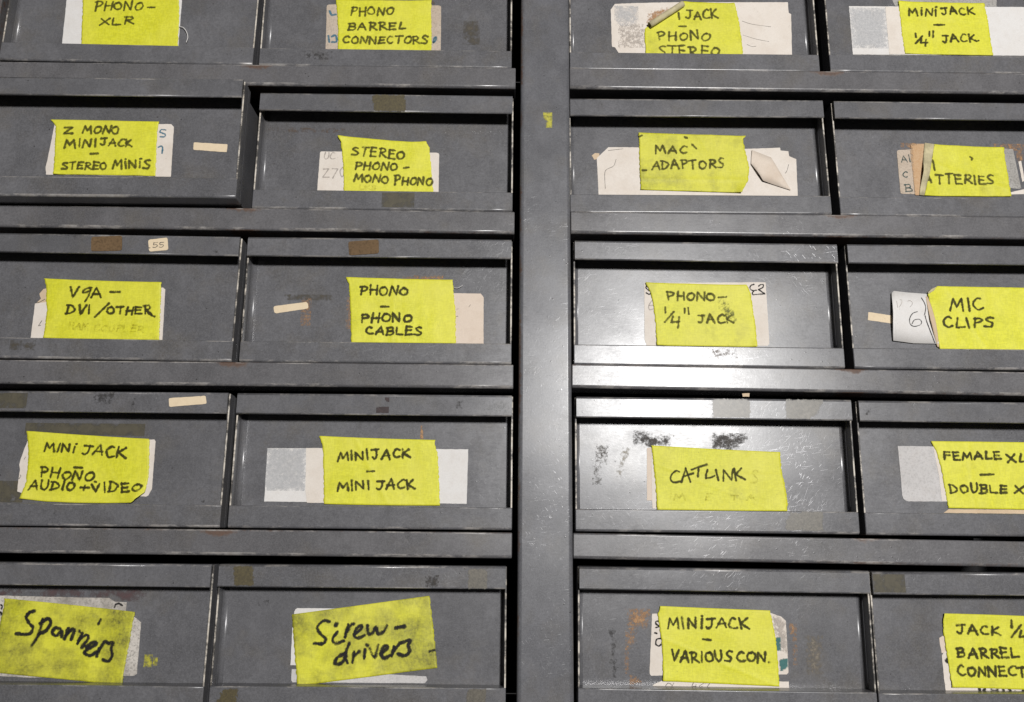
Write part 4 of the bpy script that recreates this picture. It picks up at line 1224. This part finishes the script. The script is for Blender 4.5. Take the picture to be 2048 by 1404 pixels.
                    {'k': 'patch', 'mat': 'adhesive_orange', 'poly': [(-70.8, 24.8), (-67.3, 23.5), (-62.5, 20.3), (-67.4, 18.3), (-71.3, 18.5)], 'fade': 3},
                    {'k': 'patch', 'mat': 'adhesive_orange', 'poly': [(-74.6, 41.9), (-71.9, 39.3), (-72.8, 26.1), (-74.2, 26.1)], 'fade': 4},
                    {'k': 'patch', 'mat': 'adhesive_orange', 'poly': [(53.8, 64.4), (59.0, 64.4), (58.3, 57.7), (53.8, 57.0)], 'fade': 2.5},
                    {'k': 'patch', 'mat': 'adhesive_orange', 'poly': [(56.6, 57.0), (58.6, 57.1), (56.8, 35.8), (55.6, 34.4)], 'fade': 4},
                    {'k': 'patch', 'mat': 'stain_tan', 'poly': [(65.3, 55.8), (79.1, 56.0), (77.2, 27.9), (65.6, 27.3)], 'fade': 5},
                    {'k': 'patch', 'mat': 'dark_smudge', 'poly': [(-87.1, 57.7), (-83.6, 57.7), (-81.2, 23.3), (-83.3, 23.3)], 'fade': 4},
                    {'k': 'paper',
                     'mat': 'paper_cream',
                     'poly': [(-53.1, 70.5), (39.4, 72.3), (47.7, 69.7), (51.1, 66.6), (51.2, 28.4), (49.6, 27.2), (-54.8, 24.8), (-55.9, 26.3)],
                     'y': 0.3,
                     'ink': 'black',
                     'width': 1.3,
                     'strokes': [[(-47.5, 65.2), (-50.3, 64.6), (-50.1, 62.8), (-47.9, 61.2), (-50.4, 60.1)], [(-51.3, 56.3), (-49.7, 55.8)],
                                 [(-46.9, 52.2), (-49.8, 51.5), (-50.7, 48.2), (-48.5, 46.5), (-46.8, 47.6)]]},
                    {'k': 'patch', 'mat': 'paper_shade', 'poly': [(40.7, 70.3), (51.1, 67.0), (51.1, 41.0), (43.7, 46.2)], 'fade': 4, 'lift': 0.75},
                    {'k': 'paper',
                     'mat': 'paper_cream',
                     'poly': [(-53.5, 18.2), (-45.8, 21.5), (51.0, 22.0), (51.1, 14.4), (-53.9, 14.3)],
                     'y': 0.25,
                     'ink': 'pencil',
                     'width': 0.5,
                     'cut': 0,
                     'name': 'cream_paper_strip',
                     'lines': [('CY', -44.2, 16.0, -37.0, 16.1, 4.2), ('462', -24.5, 15.6, -8.6, 15.9, 4.7)]},
                    {'k': 'tape',
                     'mat': 'tape_fresh',
                     'L': [(-46.7, 76.4), (-48.8, 70.3), (-46.1, 50.2), (-45.6, 31.7), (-45.9, 21.2)],
                     'R': [(38.8, 74.3), (42.0, 56.8), (43.1, 40.9), (43.3, 18.5)],
                     'label': 'yellow cloth tape reading MINIJACK VARIOUS CON',
                     'lines': [('MINiJACK', -41.7, 60.2, 22.2, 60.8, 8.3), ('-', -14.8, 48.0, -8.4, 47.8, 8.0), ('VARIOUS', -39.5, 35.7, 7.6, 35.9, 8.3),
                               ('CON.', 11.8, 35.7, 36.4, 36.0, 8.2)]},
                    {'k': 'patch', 'mat': 'teal_mark', 'poly': [(42.7, 54.2), (45.7, 53.5), (45.0, 44.9), (42.7, 44.6)], 'fade': 1, 'lift': 0.9},
                    {'k': 'patch', 'mat': 'teal_mark', 'poly': [(44.8, 36.9), (50.5, 38.6), (50.2, 33.0), (45.6, 30.1)], 'fade': 1, 'lift': 0.9}]},
 'r5c4': {'x': (249.8, 471),
          'z': -312.5,
          'pull': 0,
          'roll': 0,
          'lean': 0.005,
          'items': [{'k': 'paper', 'mat': 'paper_pink', 'poly': [(-53.6, 55.7), (-50.7, 57.4), (-39.5, 56.6), (-40.8, 44.2), (-52.9, 44.8), (-53.5, 51.4)], 'y': 0.2},
                    {'k': 'paper',
                     'mat': 'paper_cream',
                     'poly': [(-53.0, 42.9), (-51.0, 45.5), (-40.6, 46.4), (31.0, 43.5), (27.2, 14.4), (-52.5, 14.5), (-53.0, 26.0)],
                     'y': 0.45,
                     'ink': 'black',
                     'width': 2.4,
                     'cut': 0,
                     'strokes': [[(-26.6, 18.7), (-25.2, 15.8), (-22.2, 18.7)], [(-17.3, 18.3), (-14.3, 17.3), (-12.4, 18.3)],
                                 [(-8.4, 18.8), (-6.9, 15.6), (-2.7, 17.6), (-3.9, 18.8)], [(0.8, 16.8), (4.2, 15.7), (8.0, 18.1)],
                                 [(-49.1, 40.4), (-50.0, 39.1), (-49.4, 38.0)]]},
                    {'k': 'tape',
                     'mat': 'tape_fresh',
                     'L': [(-48.7, 74.2), (-50.3, 65.1), (-50.0, 55.7), (-48.7, 38.7), (-47.9, 19.8)],
                     'R': [(30.2, 72.2), (29.4, 52.0), (26.7, 17.8)],
                     'label': 'yellow cloth tape reading JACK 1/4 BARREL CONNECT',
                     'lines': [('JACK', -39.7, 59.4, -6.1, 58.4, 7.0), ('¼"', 1.9, 56.0, 23.5, 55.3, 14.3), ('BARREL', -41.3, 41.4, 6.1, 42.3, 7.5),
                               ('CONNECT', -42.0, 28.6, 10.1, 27.8, 7.8)]},
                    {'k': 'patch', 'on': 'lip', 'mat': 'stain_olive', 'poly': [(-109.1, 103.7), (-85.2, 103.0), (-89.7, 91.9), (-107.5, 90.9)], 'fade': 9}]}}
LABEL = {
 'r1c1': 'grey steel drawer whose yellow tape reads PHONO XLR',
 'r1c2': 'grey steel drawer whose yellow tape reads PHONO BARREL CONNECTORS',
 'r1c3': 'grey steel drawer whose tape has a rolled back corner and reads JACK PHONO STEREO',
 'r1c4': 'grey steel drawer whose yellow tape reads MINIJACK 1/4 JACK on a long white label',
 'r2c1': 'grey steel drawer pulled out past the others, its tape reads 2 MONO MINIJACK STEREO MINIS',
 'r2c2': 'grey steel drawer whose yellow tape reads STEREO PHONO MONO PHONO',
 'r2c3': 'grey steel drawer whose grubby tape ends in the word ADAPTORS over torn cream paper',
 'r2c4': 'grey steel drawer whose tape, folded over at its left end, reads TTERIES',
 'r3c1': 'grey steel drawer whose yellow tape reads VGA DVI OTHER',
 'r3c2': 'grey steel drawer whose yellow tape reads PHONO PHONO CABLES',
 'r3c3': 'grey steel drawer whose yellow tape reads PHONO 1/4 JACK',
 'r3c4': 'grey steel drawer with tape reading MIC CLIPS beside a curled white label numbered 6',
 'r4c1': 'grey steel drawer whose yellow tape reads MINIJACK PHONO AUDIO VIDEO',
 'r4c2': 'grey steel drawer whose yellow tape reads MINIJACK twice, on a white strip',
 'r4c3': 'grey steel drawer whose yellow tape reads CATLINK, with black smears above it',
 'r4c4': 'grey steel drawer whose yellow tape reads FEMALE XLR DOUBLE XLR',
 'r5c1': 'grey steel drawer whose grimy yellow tape reads Spanners',
 'r5c2': 'grey steel drawer whose grimy slanted yellow tape reads Screwdrivers',
 'r5c3': 'grey steel drawer whose yellow tape reads MINIJACK VARIOUS CON',
 'r5c4': 'grey steel drawer whose yellow tape reads JACK 1/4 BARREL CONNECT',
}
YP, WT, FR = 18.5, 1.3, 3.6        # panel depth, sheet thickness, radius of the fold

def panel_bm(W):
    h = W / 2
    inner = [(-h + WT, YP - FR)]
    for k in range(1, 9):
        a = math.pi / 2 * k / 8
        inner.append((-h + WT + FR * (1 - math.cos(a)), YP - FR + FR * math.sin(a)))
    inner += [(-x, y) for x, y in inner[::-1]]
    outer = [(h, YP - FR), (h, YP + WT), (-h, YP + WT), (-h, YP - FR)]
    prof = inner + outer
    bm = bmesh.new()
    lo = [bm.verts.new((x * MM, y * MM, 1.2 * MM)) for x, y in prof]
    hi = [bm.verts.new((x * MM, y * MM, 104.6 * MM)) for x, y in prof]
    n = len(prof)
    for i in range(n):
        j = (i + 1) % n
        f = bm.faces.new((lo[i], lo[j], hi[j], hi[i]))
        f.smooth = i < len(inner) - 1 and i != 8
    bm.faces.new(hi); bm.faces.new(lo[::-1])
    return bm

def lip_bm(W):
    """folded steel finger pull: front sheet turned back along the top, open underneath"""
    h = W / 2 - .9
    def arc(cy, cz, r, a0, a1, n=5):
        return [(cy + r * math.cos(math.radians(a0 + (a1 - a0) * k / n)), cz + r * math.sin(math.radians(a0 + (a1 - a0) * k / n))) for k in range(n + 1)]
    prof = arc(1.1, 90.0, 1.1, 360, 180, 8) + arc(1.8, 104.1, 1.8, 180, 90) + [(YP - .3, 105.9), (YP - .3, 104.5)] + arc(3.2, 103.3, 1.2, 90, 180, 3)
    bm = bmesh.new()
    a = [bm.verts.new((-h * MM, y * MM, z * MM)) for y, z in prof]
    b = [bm.verts.new((h * MM, y * MM, z * MM)) for y, z in prof]
    n = len(prof)
    for i in range(n):
        j = (i + 1) % n
        f = bm.faces.new((a[i], a[j], b[j], b[i]))
        f.smooth = i < 8 or 9 <= i < 14 or i >= n - 4
        f.material_index = int(i < 8 or 9 <= i < 14)
    bm.faces.new(a[::-1]); bm.faces.new(b)
    bmesh.ops.recalc_face_normals(bm, faces=bm.faces[:])
    return bm

def flange_bm(W, s):
    """side sheet of the drawer front; its chipped front edge has a material of its own"""
    a, b = sorted((s * W / 2, s * (W / 2 - WT)))
    bm = rbox(a, b, 4.2, YP - FR - .02, 17.2, 105.6, .25, 1)
    for f in bm.faces:
        if f.normal.y < -.5: f.material_index = 1
    return bm

def text_bm(it, depth, seed, faint=False):
    bm = bmesh.new(); rnd = random.Random(seed)
    w = it.get('width', 2.2)
    if faint: w *= .8
    for l in it.get('faint_lines' if faint else 'lines', []): add_line(bm, l, w, depth, rnd)
    for s in it.get('faint' if faint else 'strokes', []): add_stroke(bm, catmull(s), w, depth, rnd)
    return bm

WORN_INK = ('r1c1', 'r1c2', 'r1c3', 'r2c1', 'r2c2', 'r2c3', 'r2c4', 'r3c3')
STUFF_Y = {'panel': YP, 'lip': 0.0, 'blip': 3.5}
for idx, (key, d) in enumerate(DRAWERS.items()):
    xl, xr = d['x']; W = xr - xl
    root = thing('steel_drawer', LABEL[key], 'drawer', ((xl + xr) / 2 * MM, d['pull'] * MM, d['z'] * MM), 'steel drawers of the cabinet')
    root.rotation_euler = (d['lean'], -d['roll'], 0)
    rr = random.Random(idx * 7 + 3)
    link('front_panel', panel_bm(W), 'drawer_paint', root)
    for s in (-1, 1): link('side_flange', flange_bm(W, s), ['drawer_paint', 'worn_edge'], root)
    link('top_lip', lip_bm(W), ['drawer_paint', 'rim_paint'], root)
    link('bottom_lip', bent_bm(-W / 2 + .05, W / 2 - .05, 3.5, YP - .4, .2, 17.5, .9, 2.0), ['drawer_paint', 'rim_paint'], root)
    tray = rbox(-W / 2 + .8, W / 2 - .8, YP + 1.4, 230, .6, 96, 0)
    top = [f for f in tray.faces if f.normal.z > .9]
    bmesh.ops.delete(tray, geom=top, context='FACES_ONLY')
    bx = link('drawer_box', tray, 'inside_shade' if d['pull'] > -10 else 'drawer_paint', root)  # closed boxes take the shade-darkened copy, the pulled-out one the plain paint
    sm = bx.modifiers.new('sheet', 'SOLIDIFY'); sm.thickness = .9 * MM; sm.offset = -1
    for n_, it in enumerate(d['items']):
        seed = idx * 31 + n_
        y0 = STUFF_Y[it.get('on', 'panel')]
        k = it['k']
        if k == 'paper':
            t = it.get('y', .35)
            p = it['poly']
            if it.get('round'): p = round_corners(p, it['round'])
            o = link(it.get('name', 'paper_label'), poly_sheet(p, y0 - t, t - .02, .12, random.Random(seed)), it['mat'], root)
            top_y = y0 - t - .06
            dep = lambda x, z, top_y=top_y: top_y
        elif k == 'tape':
            ends = [(it[e][i][0], it[e][i][1], rr.choice((0, .35, .7, 1.1)), rr.uniform(4, 9)) for e in 'LR' for i in (0, -1)]
            H = sheet_height(list(it.get('lift', [])) + ends, seed, .46)
            ty = y0 - 1.05
            o = link('yellow_tape', tape_mesh(it['L'], it['R'], it.get('T'), it.get('B'), ty, H, seed), it['mat'], root)
            dep = lambda x, z, H=H, ty=ty: ty - H(x, z) - .26
        elif k == 'flap':
            ty = y0 - 1.5
            H = sheet_height(it['lift'], seed, .25)
            o = link(it.get('name', 'paper_flap'), flap_mesh(it['poly'], ty, it['lift'], .25, seed), it['mat'], root)
            dep = lambda x, z, H=H, ty=ty: ty - H(x, z) - .30
        elif k == 'patch':
            if it.get('lift'): yy = y0 - it['lift']
            else: yy = y0 - .05 - .012 * n_
            nm = 'glue_residue' if 'residue' in it['mat'] or 'adhesive' in it['mat'] else 'paint_dab' if 'dab' in it['mat'] or 'teal' in it['mat'] else 'pencil_shading' if 'pencil' in it['mat'] else 'stain'
            o = link(nm, patch_mesh(it['poly'], yy, it['fade']), it['mat'], root)
            dep = None
        elif k == 'thread':
            r = it['r']
            bm, _ = tube(it['path'], r, lambda t, r=r: y0 - 1.2 - r - 1.2 * math.sin(t * math.pi), 6)
            o = link('loose_thread', bm, it['mat'], root); dep = None
        elif k == 'roll':
            r = it['r']
            bm, rings = tube(it['path'], r, lambda t, r=r: y0 - 1.1 - r, 14)
            o = link('rolled_tape_corner', bm, it['mat'], root); dep = None
            sm = o.modifiers.new('sheet', 'SOLIDIFY'); sm.thickness = .35 * MM; sm.offset = 0
        if it.get('label'): o['label'] = it['label']
        if dep:
            if it.get('lines') or it.get('strokes'):
                ink = 'ink_' + it['ink'] if it.get('ink') else ('ink_black' if it['mat'] == 'tape_filthy' else 'ink_worn' if key in WORN_INK else 'ink_olive')
                if it.get('split'):          # marks at the two ends of one label, apart from each other
                    link('lettering', text_bm({**it, 'strokes': it['strokes'][:it['split']]}, dep, seed), ink, o)
                    link('lettering', text_bm({'width': it['width'], 'strokes': it['strokes'][it['split']:]}, dep, seed + 1), ink, o)
                else: link('lettering', text_bm(it, dep, seed), ink, o)
            if it.get('faint_lines') or it.get('faint'):
                ink = 'ink_faint' if k == 'tape' else 'ink_pencil_faint'
                link('faded_lettering', text_bm(it, lambda x, z, dep=dep: dep(x, z) + .05, seed + 500, True), ink, o)
